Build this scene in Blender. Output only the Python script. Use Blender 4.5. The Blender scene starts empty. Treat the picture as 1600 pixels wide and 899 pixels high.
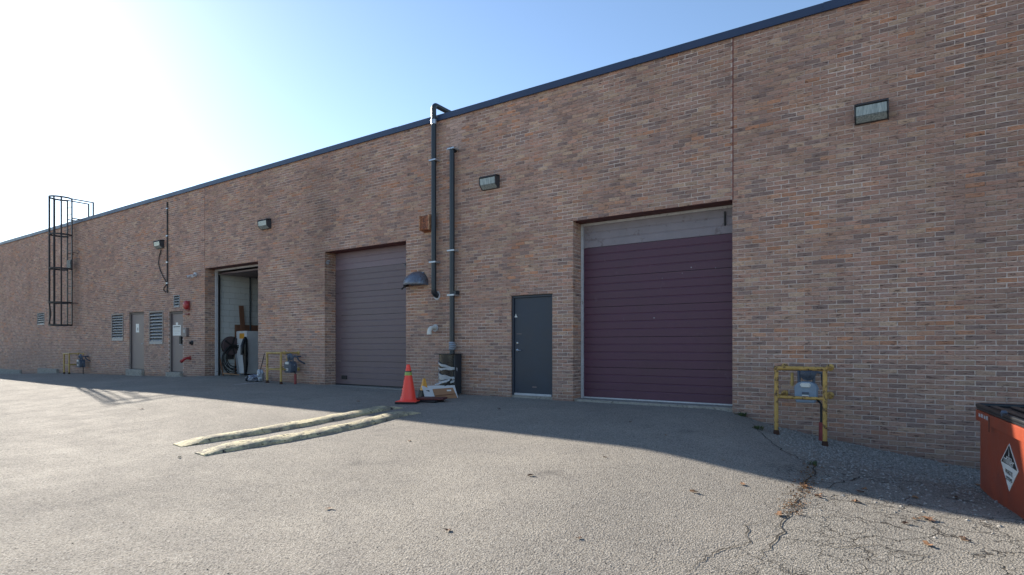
import bpy, bmesh, math, random
from mathutils import Vector, Matrix, noise

random.seed(7)
R = math.radians
scene = bpy.context.scene
col = scene.collection

# ------------------------------------------------------------------ camera
F, VX, YH = 909.0, 560.0, 542.0          # focal length (px of the 1600 px photo), wall vanishing point, horizon row
K = 18.3
C = VX + 800.0
L = math.hypot(C, F)
D = K * F / L                             # camera distance from the wall plane (y = 0)
EYE = 1.03                                # camera height above the loading door sills (z = 0)
FWD = Vector((-F / L, C / L, 0)); RGT = Vector((C / L, F / L, 0))
CAM = Vector((0, -D, EYE))
cam = bpy.data.cameras.new('camera')
cam.sensor_width = 36; cam.lens = F / 1600 * 36
cam.shift_y = (YH - 449.5) / 1600
cam.clip_start = 0.05; cam.clip_end = 2000
camo = bpy.data.objects.new('camera', cam); col.objects.link(camo)
camo.location = CAM
camo.rotation_euler = (R(90), 0, math.atan2(FWD.y, FWD.x) - R(90))
scene.camera = camo

# ------------------------------------------------------------------ sky, sun, exposure
SUN = Vector((-2.13, 0.5514, 1.0)).normalized()
EL = math.asin(SUN.z); ROT = math.atan2(SUN.x, SUN.y)
w = bpy.data.worlds.new('World'); scene.world = w; w.use_nodes = True
nt = w.node_tree; nt.nodes.clear()
sky = nt.nodes.new('ShaderNodeTexSky'); sky.sky_type = 'NISHITA'; sky.sun_disc = False
sky.sun_elevation = EL; sky.sun_rotation = ROT
sky.altitude = 100; sky.air_density = 1.0; sky.dust_density = 0.18; sky.ozone_density = 2.2
bg = nt.nodes.new('ShaderNodeBackground'); bg.inputs[1].default_value = 0.078
wo = nt.nodes.new('ShaderNodeOutputWorld')
nt.links.new(sky.outputs[0], bg.inputs[0]); nt.links.new(bg.outputs[0], wo.inputs[0])
sl = bpy.data.lights.new('sun', 'SUN'); sl.energy = 4.2; sl.angle = R(0.53); sl.color = (1.0, 0.93, 0.82)
so = bpy.data.objects.new('sun', sl); col.objects.link(so)
so.rotation_euler = (-SUN).to_track_quat('-Z', 'Y').to_euler(); so.location = (-20, 5, 20)
vs = scene.view_settings
vs.view_transform = 'Standard'; vs.look = 'None'; vs.exposure = 1.5; vs.gamma = 1; vs.use_curve_mapping = False
scene.render.engine = 'CYCLES'

# ------------------------------------------------------------------ pixels to places
def ray(px, py): return FWD + RGT * ((px - 800) / F) + Vector((0, 0, (YH - py) / F))
def W(px, py, y=0.0):                     # a pixel on a plane parallel to the wall
    r = ray(px, py); t = (y + D) / r.y
    return CAM + r * t
def WX(px, y=0.0): return W(px, 500, y).x
def lerp_table(tb, x):
    if x <= tb[0][0]: return tb[0][1]
    for (a, b), (c, d) in zip(tb, tb[1:]):
        if x <= c:
            t = (x - a) / (c - a); t = t * t * (3 - 2 * t) * 0.4 + t * 0.6
            return b + (d - b) * t
    return tb[-1][1]
HW = [(WX(px), -(h - EYE)) for px, h in [(0, 1.37), (60, 1.25), (100, 1.13), (213, 1.065), (275, 1.03), (320, .95), (403, .98), (520, 1.035),
      (760, 1.06), (891, 1.075), (1144, 1.07), (1165, 1.17), (1212, 1.29), (1297, 1.42), (1391, 1.547), (1531, 1.69), (1600, 1.73)]]
P_ = 0.5514
HS = []
for px, py in [(0, 592), (135, 607), (240, 614), (535, 645.5), (720, 667), (1000, 700), (1270, 760), (1530, 810)]:
    a = (py - YH) / (px + VX) * K
    h = a * (D - 5.31 * P_) / (D + a * P_); s = P_ * (5.31 + h)
    HS.append((W(px, 500, -s).x, EYE - h))
HF = [(-60, -.28), (-25, -.3), (-10, -.42), (0, -.5), (8, -.55)]
def ground(x, y):
    w0, w1, w2 = lerp_table(HW, x), lerp_table(HS, x), lerp_table(HF, x)
    if y >= -0.9: z = w0
    elif y > -3.6:
        t = (y + .9) / -2.7; z = w0 + (w1 - w0) * t
    elif y > -10: z = w1 + (w2 - w1) * ((y + 3.6) / -6.4)
    else: z = w2
    return z
def ground_at(x, y):
    r = 0.25
    z = sum(ground(x + dx, y + dy) for dx in (-r, 0, r) for dy in (-r, 0, r)) / 9
    return z + 0.002 * noise.noise(Vector((x * .6, y * .6, 3)))
def G(px, py):                            # a pixel on the ground
    r = ray(px, py); lo = 0.5; t = 0.5
    while t < 90:
        p = CAM + r * t
        if p.z < ground_at(p.x, p.y): break
        lo = t; t *= 1.05
    hi = t
    for _ in range(30):
        m = (lo + hi) / 2; p = CAM + r * m
        if p.z < ground_at(p.x, p.y): hi = m
        else: lo = m
    p = CAM + r * lo
    return Vector((p.x, p.y, ground_at(p.x, p.y)))

# ------------------------------------------------------------------ materials
def lin(c):
    return tuple(((v / 255) / 12.92 if v / 255 <= .04045 else (((v / 255) + .055) / 1.055) ** 2.4) for v in c) + (1,)
class NT:
    def __init__(self, name):
        self.m = bpy.data.materials.new(name); self.m.use_nodes = True
        self.t = self.m.node_tree; self.t.nodes.clear()
        self.out = self.n('ShaderNodeOutputMaterial'); self.b = self.n('ShaderNodeBsdfPrincipled')
        self.l(self.b.outputs[0], self.out.inputs[0])
        self.pos = self.n('ShaderNodeNewGeometry').outputs['Position']
    def n(self, ty, **kw):
        x = self.t.nodes.new(ty)
        for k, v in kw.items(): setattr(x, k, v)
        return x
    def l(self, a, b): self.t.links.new(a, b)
    def val(self, sock, v):
        if hasattr(v, 'is_output'): self.l(v, sock)
        else: sock.default_value = v
    def noise(self, scale, detail=4, rough=.55, stretch=None, vec=None):
        x = self.n('ShaderNodeTexNoise'); x.inputs['Scale'].default_value = scale
        x.inputs['Detail'].default_value = detail; x.inputs['Roughness'].default_value = rough
        v = vec or self.pos
        if stretch:
            mp = self.n('ShaderNodeMapping'); mp.inputs['Scale'].default_value = stretch; self.l(v, mp.inputs[0]); v = mp.outputs[0]
        self.l(v, x.inputs['Vector'])
        return x.outputs['Fac']
    def voro(self, scale, feature='F1', vec=None, out='Distance'):
        x = self.n('ShaderNodeTexVoronoi'); x.feature = feature; x.inputs['Scale'].default_value = scale
        self.l(vec or self.pos, x.inputs['Vector'])
        return x.outputs[out]
    def ramp(self, f, a, b, lo=0.0, hi=1.0):
        x = self.n('ShaderNodeMapRange'); x.clamp = True
        self.l(f, x.inputs[0]); x.inputs[1].default_value = a; x.inputs[2].default_value = b
        x.inputs[3].default_value = lo; x.inputs[4].default_value = hi
        return x.outputs[0]
    def math(self, op, a, b=0.0):
        x = self.n('ShaderNodeMath', operation=op); self.val(x.inputs[0], a); self.val(x.inputs[1], b)
        return x.outputs[0]
    def mix(self, f, a, b, mode='MIX'):
        x = self.n('ShaderNodeMix', data_type='RGBA', blend_type=mode)
        self.val(x.inputs[0], f); self.val(x.inputs[6], a); self.val(x.inputs[7], b)
        return x.outputs[2]
    def xyz(self):
        x = self.n('ShaderNodeSeparateXYZ'); self.l(self.pos, x.inputs[0]); return x.outputs
    def bump(self, h, dist, strength=1.0, prev=None):
        x = self.n('ShaderNodeBump'); x.inputs['Strength'].default_value = strength; x.inputs['Distance'].default_value = dist
        self.l(h, x.inputs['Height'])
        if prev: self.l(prev, x.inputs['Normal'])
        return x.outputs[0]
    def done(self, color, rough=.6, normal=None, metal=0.0, spec=.5):
        self.val(self.b.inputs['Base Color'], color); self.val(self.b.inputs['Roughness'], rough)
        self.val(self.b.inputs['Metallic'], metal); self.b.inputs['Specular IOR Level'].default_value = spec
        if normal: self.l(normal, self.b.inputs['Normal'])
        return self.m
def paint(name, c, rough=.5, var=.12, scale=9, dirt=None, dirt_amt=.5, metal=0.0, bump=.0006, spec=.5):
    t = NT(name); a = lin(c)
    dk = tuple(v * (1 - var * 1.6) for v in a[:3]) + (1,); lt = tuple(min(1, v * (1 + var)) for v in a[:3]) + (1,)
    n1 = t.noise(scale, 6, .65)
    cc = t.mix(t.ramp(n1, .3, .7), dk, lt)
    if dirt:
        n2 = t.noise(scale * 2.3, 7, .7)
        cc = t.mix(t.ramp(n2, 1 - dirt_amt - .06, 1 - dirt_amt + .02), cc, lin(dirt))
    return t.done(cc, t.ramp(n1, .2, .8, rough - .08, min(1, rough + .1)), t.bump(t.noise(140, 3), bump), metal, spec)

def brick_material():
    t = NT('clay_brick')
    at = t.n('ShaderNodeAttribute', attribute_name='bcol')
    g = t.noise(1.0, 7, .75, (30, 30, 85))          # ragged, bark-like face
    g2 = t.noise(1.0, 5, .7, (7, 7, 36))           # long drag marks
    g3 = t.noise(1.0, 3, .6, (3, 3, 7))
    c = t.mix(t.ramp(g3, .3, .7, 0, .4), at.outputs['Color'], lin((172, 146, 134)))
    c = t.mix(t.ramp(g, .38, .64, .0, .58), c, lin((128, 100, 90)))
    gouge = t.ramp(g2, .55, .62, 0, 1)
    c = t.mix(t.math('MULTIPLY', gouge, .72), c, lin((62, 49, 47)))  # gouges coloured dark to stand in for the shade inside them
    c = t.mix(t.ramp(t.noise(1.0, 4, .7, (14, 14, 120)), .58, .72, 0, .4), c, lin((206, 186, 172)))
    nb = t.bump(g2, -.016, .9); nb = t.bump(g, .009, .95, nb)
    return t.done(c, .9, nb, 0, .25)
def mortar_material():
    t = NT('mortar')
    at = t.n('ShaderNodeAttribute', attribute_name='bcol')
    c = t.mix(t.ramp(t.noise(6, 6, .7), .35, .7, 0, .45), at.outputs['Color'], lin((160, 142, 133)))
    wl = t.ramp(t.noise(.8, 5, .65), .40, .60, .0, .85); c = t.mix(t.math('MULTIPLY', wl, t.ramp(t.xyz()[2], .6, 3.2, .35, 1)), c, lin((150, 128, 118)))
    c = t.mix(t.ramp(t.noise(1, 4, .6, (12, 12, 30)), .58, .66, 0, .7), c, lin((112, 94, 88)))
    return t.done(c, .92, t.bump(t.noise(220, 4), .002), 0, .2)

def asphalt_material():
    t = NT('asphalt')
    x, y, z = t.xyz()
    big = t.noise(.35, 5, .6); mid = t.noise(2.2, 6, .65); fine = t.noise(60, 3, .7)
    grit = t.voro(75); grit2 = t.voro(150)
    c = t.mix(t.ramp(big, .3, .7), lin((138, 131, 121)), lin((162, 154, 142)))
    c = t.mix(t.ramp(mid, .35, .75, 0, .5), c, lin((122, 117, 112)))
    # worn, paler and stonier strip at the right end
    nx = t.math('ADD', x, t.math('MULTIPLY', t.math('SUBTRACT', t.noise(.9, 5), .5), 1.6))
    old = t.math('MULTIPLY', t.ramp(nx, -1.3, -.5), t.ramp(y, -9.5, -6.5, .55, 1))
    c = t.mix(t.math('MULTIPLY', old, .55), c, lin((132, 127, 118)))
    # stones of the aggregate
    spk = t.n('ShaderNodeTexVoronoi'); spk.inputs['Scale'].default_value = 95; t.l(t.pos, spk.inputs['Vector'])
    sep = t.n('ShaderNodeSeparateColor'); t.l(spk.outputs['Color'], sep.inputs[0])
    c = t.mix(t.ramp(sep.outputs[0], .62, .95, 0, .55), c, lin((178, 172, 163)))
    c = t.mix(t.ramp(sep.outputs[1], .6, .95, 0, .6), c, lin((52, 50, 50)))
    # oil spots and tyre dirt
    c = t.mix(t.ramp(t.noise(1.1, 3, .5), .68, .76, 0, .35), c, lin((62, 60, 60)))
    # fine crazing where the surface is old
    wv = t.n('ShaderNodeVectorMath', operation='ADD'); t.l(t.pos, wv.inputs[0])
    ns = t.n('ShaderNodeTexNoise'); ns.inputs['Scale'].default_value = 3.0; ns.inputs['Detail'].default_value = 5; t.l(t.pos, ns.inputs['Vector'])
    sc = t.n('ShaderNodeVectorMath', operation='SCALE'); t.l(ns.outputs['Color'], sc.inputs[0]); sc.inputs['Scale'].default_value = .5
    t.l(sc.outputs[0], wv.inputs[1])
    v1 = t.voro(1.5, 'DISTANCE_TO_EDGE', wv.outputs[0]); v2 = t.voro(4.2, 'DISTANCE_TO_EDGE', wv.outputs[0])
    br = t.ramp(t.noise(1.3, 4), .42, .56)
    cr = t.math('MAXIMUM', t.ramp(v1, .004, .012, 1, 0), t.math('MULTIPLY', t.ramp(v2, .008, .024, .8, 0), br))
    cr = t.math('MULTIPLY', cr, old)
    c = t.mix(t.math('MULTIPLY', cr, .8), c, lin((44, 40, 37)))
    nb = t.bump(fine, .006, .7); nb = t.bump(grit, .008, .75, nb); nb = t.bump(grit2, .003, .6, nb)
    nb = t.bump(cr, -.01, .8, nb)
    return t.done(c, t.ramp(mid, .3, .7, .86, .97), nb, 0, .12)

M = {}
M['brick'] = brick_material(); M['mortar'] = mortar_material(); M['asphalt'] = asphalt_material()
M['flashing'] = paint('navy_flashing', (46, 60, 88), .42, .06, 2, spec=.5)
M['roof'] = paint('roof_membrane', (70, 70, 70), .9)
M['caulk'] = paint('red_brown_caulk', (118, 66, 58), .7)
M['lintel'] = paint('painted_lintel', (92, 44, 42), .6, .2, 6, (60, 34, 28), .35)
M['maroon'] = paint('maroon_paint_flare_tint', (84, 50, 68), .48, .10, 1.6, (96, 70, 84), .30, bump=.0004)  # base made purpler and lighter: lens flare tint mixed into the door colour
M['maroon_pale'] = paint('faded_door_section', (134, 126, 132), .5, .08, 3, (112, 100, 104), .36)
M['brown_door'] = paint('brown_sectional_paint', (104, 88, 93), .46, .08, 2)
M['brown_pale'] = paint('brown_sectional_faded', (122, 104, 112), .46, .08, 2)
M['trim_white'] = paint('weathered_white_metal', (186, 186, 190), .45, .1, 7, (120, 112, 105), .34)
M['black_door'] = paint('charcoal_door_paint', (45, 54, 68), .45, .10, 3, (66, 70, 76), .30, bump=.0004)
M['taupe'] = paint('taupe_door_paint', (116, 103, 102), .5, .06, 3)
M['taupe_dark'] = paint('dark_door_frame', (82, 72, 72), .55)
M['louvre'] = paint('grey_louvre_metal', (140, 142, 146), .45, .08, 5)
M['louvre_frame'] = paint('taupe_louvre_frame', (120, 108, 106), .5)
M['void'] = paint('dark_void', (16, 16, 18), .9)
M['concrete'] = paint('step_concrete', (150, 145, 138), .9, .14, 8, (105, 100, 95), .4, bump=.003)
M['pipe'] = paint('black_pipe', (40, 48, 56), .38, .12, 4)
M['strap'] = paint('zinc_strap', (178, 184, 192), .35, .08, 8, metal=.6)
M['pvc'] = paint('white_pvc', (214, 212, 205), .4, .05, 6)
M['rust'] = paint('rusted_tin', (160, 98, 66), .75, .3, 14, (82, 48, 38), .45, bump=.002)
M['rust_pale'] = paint('rusted_tin_pale', (196, 146, 112), .7, .25, 14, (110, 66, 48), .42, bump=.002)
M['galv'] = paint('galvanised_hood', (116, 122, 134), .42, .14, 12, (92, 86, 90), .42, metal=.5)
M['hood_dark'] = paint('hood_inside', (84, 68, 70), .7)
M['housing'] = paint('dark_bronze_housing', (58, 60, 64), .5, .12, 8, (84, 82, 80), .34)
M['yellow'] = paint('chipped_yellow_paint', (188, 150, 80), .5, .16, 7, (70, 44, 32), .42, bump=.0015)
M['yellow2'] = paint('yellow_paint', (180, 150, 86), .5, .14, 6, (96, 66, 44), .38, bump=.0015)
M['rustdark'] = paint('rust_dark', (70, 42, 30), .85, .25, 30)
M['meter'] = paint('meter_blue_grey', (128, 146, 166), .42, .08, 8)
M['meter_dark'] = paint('regulator_grey', (74, 84, 100), .5, .12, 10)
M['label_white'] = paint('white_label', (220, 220, 216), .5, .03)
M['red'] = paint('red_paint', (160, 42, 44), .45, .12, 12)
M['red_old'] = paint('faded_red_paint', (140, 60, 60), .6, .2, 12)
M['black_rubber'] = paint('black_rubber', (30, 30, 32), .6, .12, 8)
M['black_plastic'] = paint('black_plastic', (34, 36, 40), .35, .1, 5, (54, 56, 60), .35)
M['bag'] = paint('black_bin_bag', (26, 29, 34), .28, .1, 5)
M['tape'] = paint('duct_tape', (150, 156, 166), .35, .06, 10, metal=.35)
M['cone'] = paint('orange_cone_vinyl', (250, 74, 58), .42, .05, 5, (190, 60, 46), .26)
M['cone_band'] = paint('lime_band', (150, 168, 84), .45, .08, 9)
M['cone_yellow'] = paint('yellow_cone_vinyl', (214, 152, 48), .45, .08, 8)
M['card'] = paint('cardboard', (164, 122, 92), .8, .06, 5)
M['board_white'] = paint('white_board', (206, 206, 208), .6, .05, 4)
M['wood'] = paint('raw_timber', (120, 82, 62), .75, .15, 3)
M['wood_pale'] = paint('pale_timber', (165, 128, 100), .75, .12, 4)
M['block'] = paint('painted_block', (196, 198, 196), .7, .05, 2)
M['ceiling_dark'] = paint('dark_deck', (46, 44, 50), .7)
M['steel'] = paint('dark_steel', (46, 42, 44), .5, .15, 12, (86, 58, 46), .3)
M['chrome'] = paint('worn_chrome', (190, 190, 188), .25, .06, 12, metal=.9)
M['orange_bin'] = paint('orange_bin_paint', (146, 64, 40), .42, .10, 3.5, (128, 56, 38), .34, bump=.001)
M['bin_rust'] = paint('bin_edge_wear', (98, 54, 40), .7, .2, 20)
M['ink'] = paint('black_ink', (28, 28, 30), .6, .05)
M['mark'] = paint('pale_scuff', (176, 176, 180), .6, .08)
M['interior_floor'] = paint('shop_floor', (120, 118, 116), .7, .1, 3)
M['leaf'] = paint('dry_leaf', (92, 62, 42), .8, .3, 60)
M['leaf_pale'] = paint('pale_leaf', (132, 96, 66), .8, .2, 60)
M['weed'] = paint('weed_green', (70, 82, 46), .7, .25, 40)
M['stone'] = paint('gravel_stone', (146, 141, 134), .85, .5, 33)
M['litter_soil'] = paint('leaf_litter', (112, 76, 40), .95, .35, 40)
M['crack'] = paint('crack_dirt', (50, 44, 38), .95, .3, 30)
M['pale_strip'] = paint('pale_grey_strip', (178, 178, 178), .7, .1, 8)
def glass_lens():
    t = NT('prismatic_lens')
    c = t.mix(t.ramp(t.noise(1, 4, .6, (40, 40, 5)), .35, .7), lin((118, 128, 130)), lin((166, 174, 172)))
    return t.done(c, .18, t.bump(t.noise(1, 2, .5, (130, 130, 8)), .003), 0, .6)
M['lens'] = glass_lens()
def kerb_material():
    t = NT('worn_yellow_kerb')
    n1 = t.noise(5, 7, .75); n2 = t.noise(26, 5, .7)
    c = t.mix(t.ramp(n2, .3, .7), lin((186, 174, 140)), lin((212, 200, 164)))
    c = t.mix(t.ramp(n1, .47, .56), c, lin((150, 142, 126)))
    c = t.mix(t.ramp(t.noise(9, 6, .8), .57, .62), c, lin((62, 58, 54)))
    return t.done(c, .85, t.bump(n2, .03, 1.0), 0, .25)
M['kerb'] = kerb_material()

# ------------------------------------------------------------------ mesh helpers
class MB:
    def __init__(s): s.v = []; s.f = []
    def add(s, vs_, fs):
        o = len(s.v); s.v += [tuple(v) for v in vs_]; s.f += [tuple(i + o for i in f) for f in fs]; return s
    def box(s, x0, x1, y0, y1, z0, z1):
        return s.add([(x0, y0, z0), (x1, y0, z0), (x1, y1, z0), (x0, y1, z0), (x0, y0, z1), (x1, y0, z1), (x1, y1, z1), (x0, y1, z1)],
                     [(0, 3, 2, 1), (4, 5, 6, 7), (0, 1, 5, 4), (1, 2, 6, 5), (2, 3, 7, 6), (3, 0, 4, 7)])
    def bar(s, a, b, wx, wy, up=(0, 0, 1)):           # rectangular bar from a to b
        a, b = Vector(a), Vector(b); d = (b - a).normalized(); u = Vector(up)
        if abs(d.dot(u)) > .98: u = Vector((0, 1, 0))
        sx = d.cross(u).normalized() * wx / 2; sy = sx.cross(d).normalized() * wy / 2
        vv = [p + i * sx + j * sy for p in (a, b) for i, j in ((-1, -1), (1, -1), (1, 1), (-1, 1))]
        return s.add(vv, [(0, 3, 2, 1), (4, 5, 6, 7), (0, 1, 5, 4), (1, 2, 6, 5), (2, 3, 7, 6), (3, 0, 4, 7)])
    def tube(s, pts, r, n=10, caps=True):
        pts = [Vector(p) for p in pts]; m = len(pts); rs = r if isinstance(r, (list, tuple)) else [r] * m
        base = len(s.v); prev = None
        for i, p in enumerate(pts):
            d = ((pts[min(i + 1, m - 1)] - pts[max(i - 1, 0)])).normalized()
            if prev is None:
                u = Vector((0, 0, 1)) if abs(d.z) < .9 else Vector((1, 0, 0)); u = (u - d * u.dot(d)).normalized()
            else: u = (prev - d * prev.dot(d)).normalized()
            prev = u; v = d.cross(u)
            for k in range(n):
                a = 2 * math.pi * k / n; s.v.append(tuple(p + (u * math.cos(a) + v * math.sin(a)) * rs[i]))
        for i in range(m - 1):
            for k in range(n):
                a = base + i * n + k; b = base + i * n + (k + 1) % n
                s.f.append((a, b, b + n, a + n))
        if caps:
            s.f.append(tuple(base + k for k in reversed(range(n)))); s.f.append(tuple(base + (m - 1) * n + k for k in range(n)))
        return s
    def lathe(s, prof, n=24, c=(0, 0, 0), axis='z'):   # profile of (r, h)
        base = len(s.v); c = Vector(c)
        for r, h in prof:
            for k in range(n):
                a = 2 * math.pi * k / n; x, y = r * math.cos(a), r * math.sin(a)
                p = Vector((x, y, h)) if axis == 'z' else Vector((x, -h, y))   # 'y' axis points out of the wall
                s.v.append(tuple(c + p))
        for i in range(len(prof) - 1):
            for k in range(n):
                a = base + i * n + k; b = base + i * n + (k + 1) % n; s.f.append((a, b, b + n, a + n))
        s.f.append(tuple(base + k for k in reversed(range(n)))); s.f.append(tuple(base + (len(prof) - 1) * n + k for k in range(n)))
        return s
    def extrude_x(s, prof, x0, x1, closed=True):       # profile of (y, z) swept along x
        n = len(prof); base = len(s.v)
        for x in (x0, x1): s.v += [(x, y, z) for y, z in prof]
        for i in range(n if closed else n - 1):
            j = (i + 1) % n; s.f.append((base + i, base + j, base + n + j, base + n + i))
        if closed: s.f.append(tuple(base + i for i in reversed(range(n)))); s.f.append(tuple(base + n + i for i in range(n)))
        return s
    def build(s, name, mat, parent=None, smooth=False, bevel=0, loc=None):
        me = bpy.data.meshes.new(name); me.from_pydata(s.v, [], s.f); me.update()
        bm = bmesh.new(); bm.from_mesh(me); bmesh.ops.recalc_face_normals(bm, faces=bm.faces)
        if bevel: bmesh.ops.bevel(bm, geom=[e for e in bm.edges if e.is_manifold and e.calc_face_angle(0) > .5], offset=bevel, segments=2, affect='EDGES', profile=.6, clamp_overlap=True)
        bm.to_mesh(me); bm.free()
        if smooth:
            me.polygons.foreach_set('use_smooth', [True] * len(me.polygons))
            me.set_sharp_from_angle(angle=R(42))
        me.materials.append(M[mat] if isinstance(mat, str) else mat)
        o = bpy.data.objects.new(name, me); col.objects.link(o)
        if parent: o.parent = parent
        if loc: o.location = loc
        return o
def tag(o, label=None, cat=None, group=None, kind=None):
    if label: o['label'] = label
    if cat: o['category'] = cat
    if group: o['group'] = group
    if kind: o['kind'] = kind
    return o
def thing(name, loc, label, cat, group=None, rz=0):
    o = bpy.data.objects.new(name, None); col.objects.link(o); o.location = loc; o.rotation_euler = (0, 0, rz); o.empty_display_size = .1
    return tag(o, label, cat, group)
def part(name, parent):
    o = bpy.data.objects.new(name, None); col.objects.link(o); o.parent = parent; o.empty_display_size = .1
    return o
def text_mesh(body, size, extrude=.0006):
    cu = bpy.data.curves.new('t', 'FONT'); cu.body = body; cu.size = size; cu.extrude = extrude; cu.align_x = 'CENTER'; cu.align_y = 'CENTER'
    ob = bpy.data.objects.new('t', cu); col.objects.link(ob)
    bpy.context.view_layer.update()
    me = bpy.data.meshes.new_from_object(ob.evaluated_get(bpy.context.evaluated_depsgraph_get()))
    bpy.data.objects.remove(ob); bpy.data.curves.remove(cu)
    return me

# ------------------------------------------------------------------ ground
def steps(a, b, fine0, fine1, df, dc):
    out = []; x = a
    while x < b:
        out.append(x); x += df if fine0 <= x < fine1 else dc
    out.append(b); return out
gx = [-500, -300, -180, -110, -80] + steps(-64, 9, -24, 4, .3, 1.2) + [14, 24, 50, 110, 260, 500]
gy = [-500, -300, -160, -80, -45, -28, -20] + steps(-15, 1.2, -13, 2, .3, .6) + [3, 8, 40, 150, 500]
g = MB(); nxn = len(gx)
for yy in gy:
    for xx in gx: g.v.append((xx, yy, ground_at(xx, yy) if yy < 1.3 else min(ground_at(xx, .6), -.02)))
for j in range(len(gy) - 1):
    for i in range(nxn - 1): g.f.append((j * nxn + i, j * nxn + i + 1, (j + 1) * nxn + i + 1, (j + 1) * nxn + i))
tag(g.build('ground', 'asphalt', smooth=True), kind='structure')

def strip_on_ground(name, pts, width, mat, lift=.004, jitter=.0, n_sub=6, kind='structure', wtaper=True):
    P = [G(*p) for p in pts]; Q = []
    for a, b in zip(P, P[1:]):
        for k in range(n_sub): Q.append(a.lerp(b, k / n_sub))
    Q.append(P[-1]); m = MB(); rnd = random.Random(len(pts) * 31 + int(pts[0][0]))
    for i, q in enumerate(Q):
        d = (Q[min(i + 1, len(Q) - 1)] - Q[max(i - 1, 0)]); d.z = 0; d.normalize(); s_ = Vector((-d.y, d.x, 0))
        c = q + s_ * rnd.uniform(-jitter, jitter)
        ww = width * rnd.uniform(.35, 1.25) * (1 if not wtaper else min(1, .15 + 4 * min(i, len(Q) - 1 - i) / len(Q)))
        for e in (-1, 1):
            p = c + s_ * e * ww / 2; m.v.append((p.x, p.y, ground_at(p.x, p.y) + lift))
    for i in range(len(Q) - 1): m.f.append((2 * i, 2 * i + 1, 2 * i + 3, 2 * i + 2))
    return tag(m.build(name, mat), kind=kind)
strip_on_ground('asphalt_crack', [(1163, 654), (1182, 668), (1200, 688), (1222, 704), (1246, 716), (1270, 727), (1270, 740), (1258, 757), (1248, 781), (1236, 800), (1216, 838), (1190, 868), (1172, 896)], .014, 'crack', .007, .03)
strip_on_ground('asphalt_crack', [(1072, 898), (1096, 876), (1124, 861), (1150, 855), (1170, 848), (1166, 822), (1203, 814)], .010, 'crack', .007, .02)
strip_on_ground('asphalt_crack', [(1288, 764), (1320, 752), (1352, 746), (1400, 752), (1468, 757)], .018, 'crack', .007, .03)
strip_on_ground('asphalt_crack', [(1262, 809), (1300, 806), (1346, 815), (1376, 832)], .008, 'crack', .007, .02)
strip_on_ground('asphalt_crack', [(1262, 846), (1310, 858), (1372, 852), (1430, 870), (1492, 862)], .008, 'crack', .007, .02)
strip_on_ground('pale_ground_strip', [(362, 602), (398, 599), (425, 596)], .10, 'pale_strip', .006, 0)  # pale strip lying flat on the asphalt near the open bay

# gravel beside the wall, thinning onto the old asphalt
def stones():
    m = MB(); rnd = random.Random(3)
    base = [(1, 0, 0), (-1, 0, 0), (0, 1, 0), (0, -1, 0), (0, 0, 1), (.7, .7, .3), (-.7, .6, .35)]
    tri = [(0, 5, 4), (5, 2, 4), (2, 6, 4), (6, 1, 4), (1, 3, 4), (3, 0, 4)]
    n = 0
    while n < 14000:
        x = rnd.uniform(-2.2, 2.6); y = -abs(rnd.gauss(0, 1.5))
        edge = -1.95 + .36 * -y if y > -3 else -.9
        if y < -5 or x < edge + rnd.uniform(0, .35): continue
        if y < -1.8 and rnd.random() < .45: continue
        s_ = rnd.choice((.005, .007, .009, .011, .014, .019)) * rnd.uniform(.8, 1.3)
        a = rnd.uniform(0, 6.28); ca, sa = math.cos(a), math.sin(a); z = ground_at(x, y) if n % 1 == 0 else 0
        vv = [(x + s_ * (bx * ca - by * sa) * 1.1, y + s_ * (bx * sa + by * ca), z - .001 + s_ * bz * .75) for bx, by, bz in base]
        m.add(vv, tri); n += 1
    o = m.build('gravel', 'stone'); tag(o, 'loose grey gravel strewn along the foot of the brick wall', 'gravel', kind='stuff')
stones()

# ------------------------------------------------------------------ the building
CO, MOD, JT = .0698, .2222, .0115          # course height, brick module, joint
TOP = 6.216; ZB = -1.1
Z0 = TOP - CO * math.ceil((TOP - ZB) / CO)
def snap(z): return Z0 + CO * round((z - Z0) / CO)
XL, XR = -62.0, 11.0
building = thing('brick_warehouse', (0, 0, 0), 'long low brick industrial building with loading doors and dark metal roof edge', 'building')
def op(pxl, pxr, pyt, pxt, pyb=None, pxb=None, reveal=.36):
    return dict(x0=WX(pxl), x1=WX(pxr), z1=snap(W(pxt, pyt).z), z0=(snap(W(pxb, pyb).z) if pyb else ZB), r=reveal)
O = {
 'big': op(895.3, 1144.4, 348.8, 895.3), 'black': op(798.3, 862.9, 460.5, 798.3, reveal=.09), 'mid': op(507.3, 634.2, 396, 507.3),
 'open': op(320, 403.2, 420.5, 320), 'd1': op(201.3, 224.8, 488.8, 203, reveal=.10), 'd2': op(264, 285.6, 486.2, 266, reveal=.10),
 'l1': op(174.3, 193.2, 489.6, 176, 534, 176, .10), 'l2': op(233, 255.2, 487.2, 235, 537, 235, .10),
 'l3': op(271.8, 280.6, 461, 276, 479, 276, .10), 'l4': op(58.5, 69.5, 488, 64, 508, 64, .10)}
JOINTS = [(O['big']['x1'] + .008, O['big']['z1']), (O['open']['x0'] - .008, O['open']['z1'])]

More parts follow.
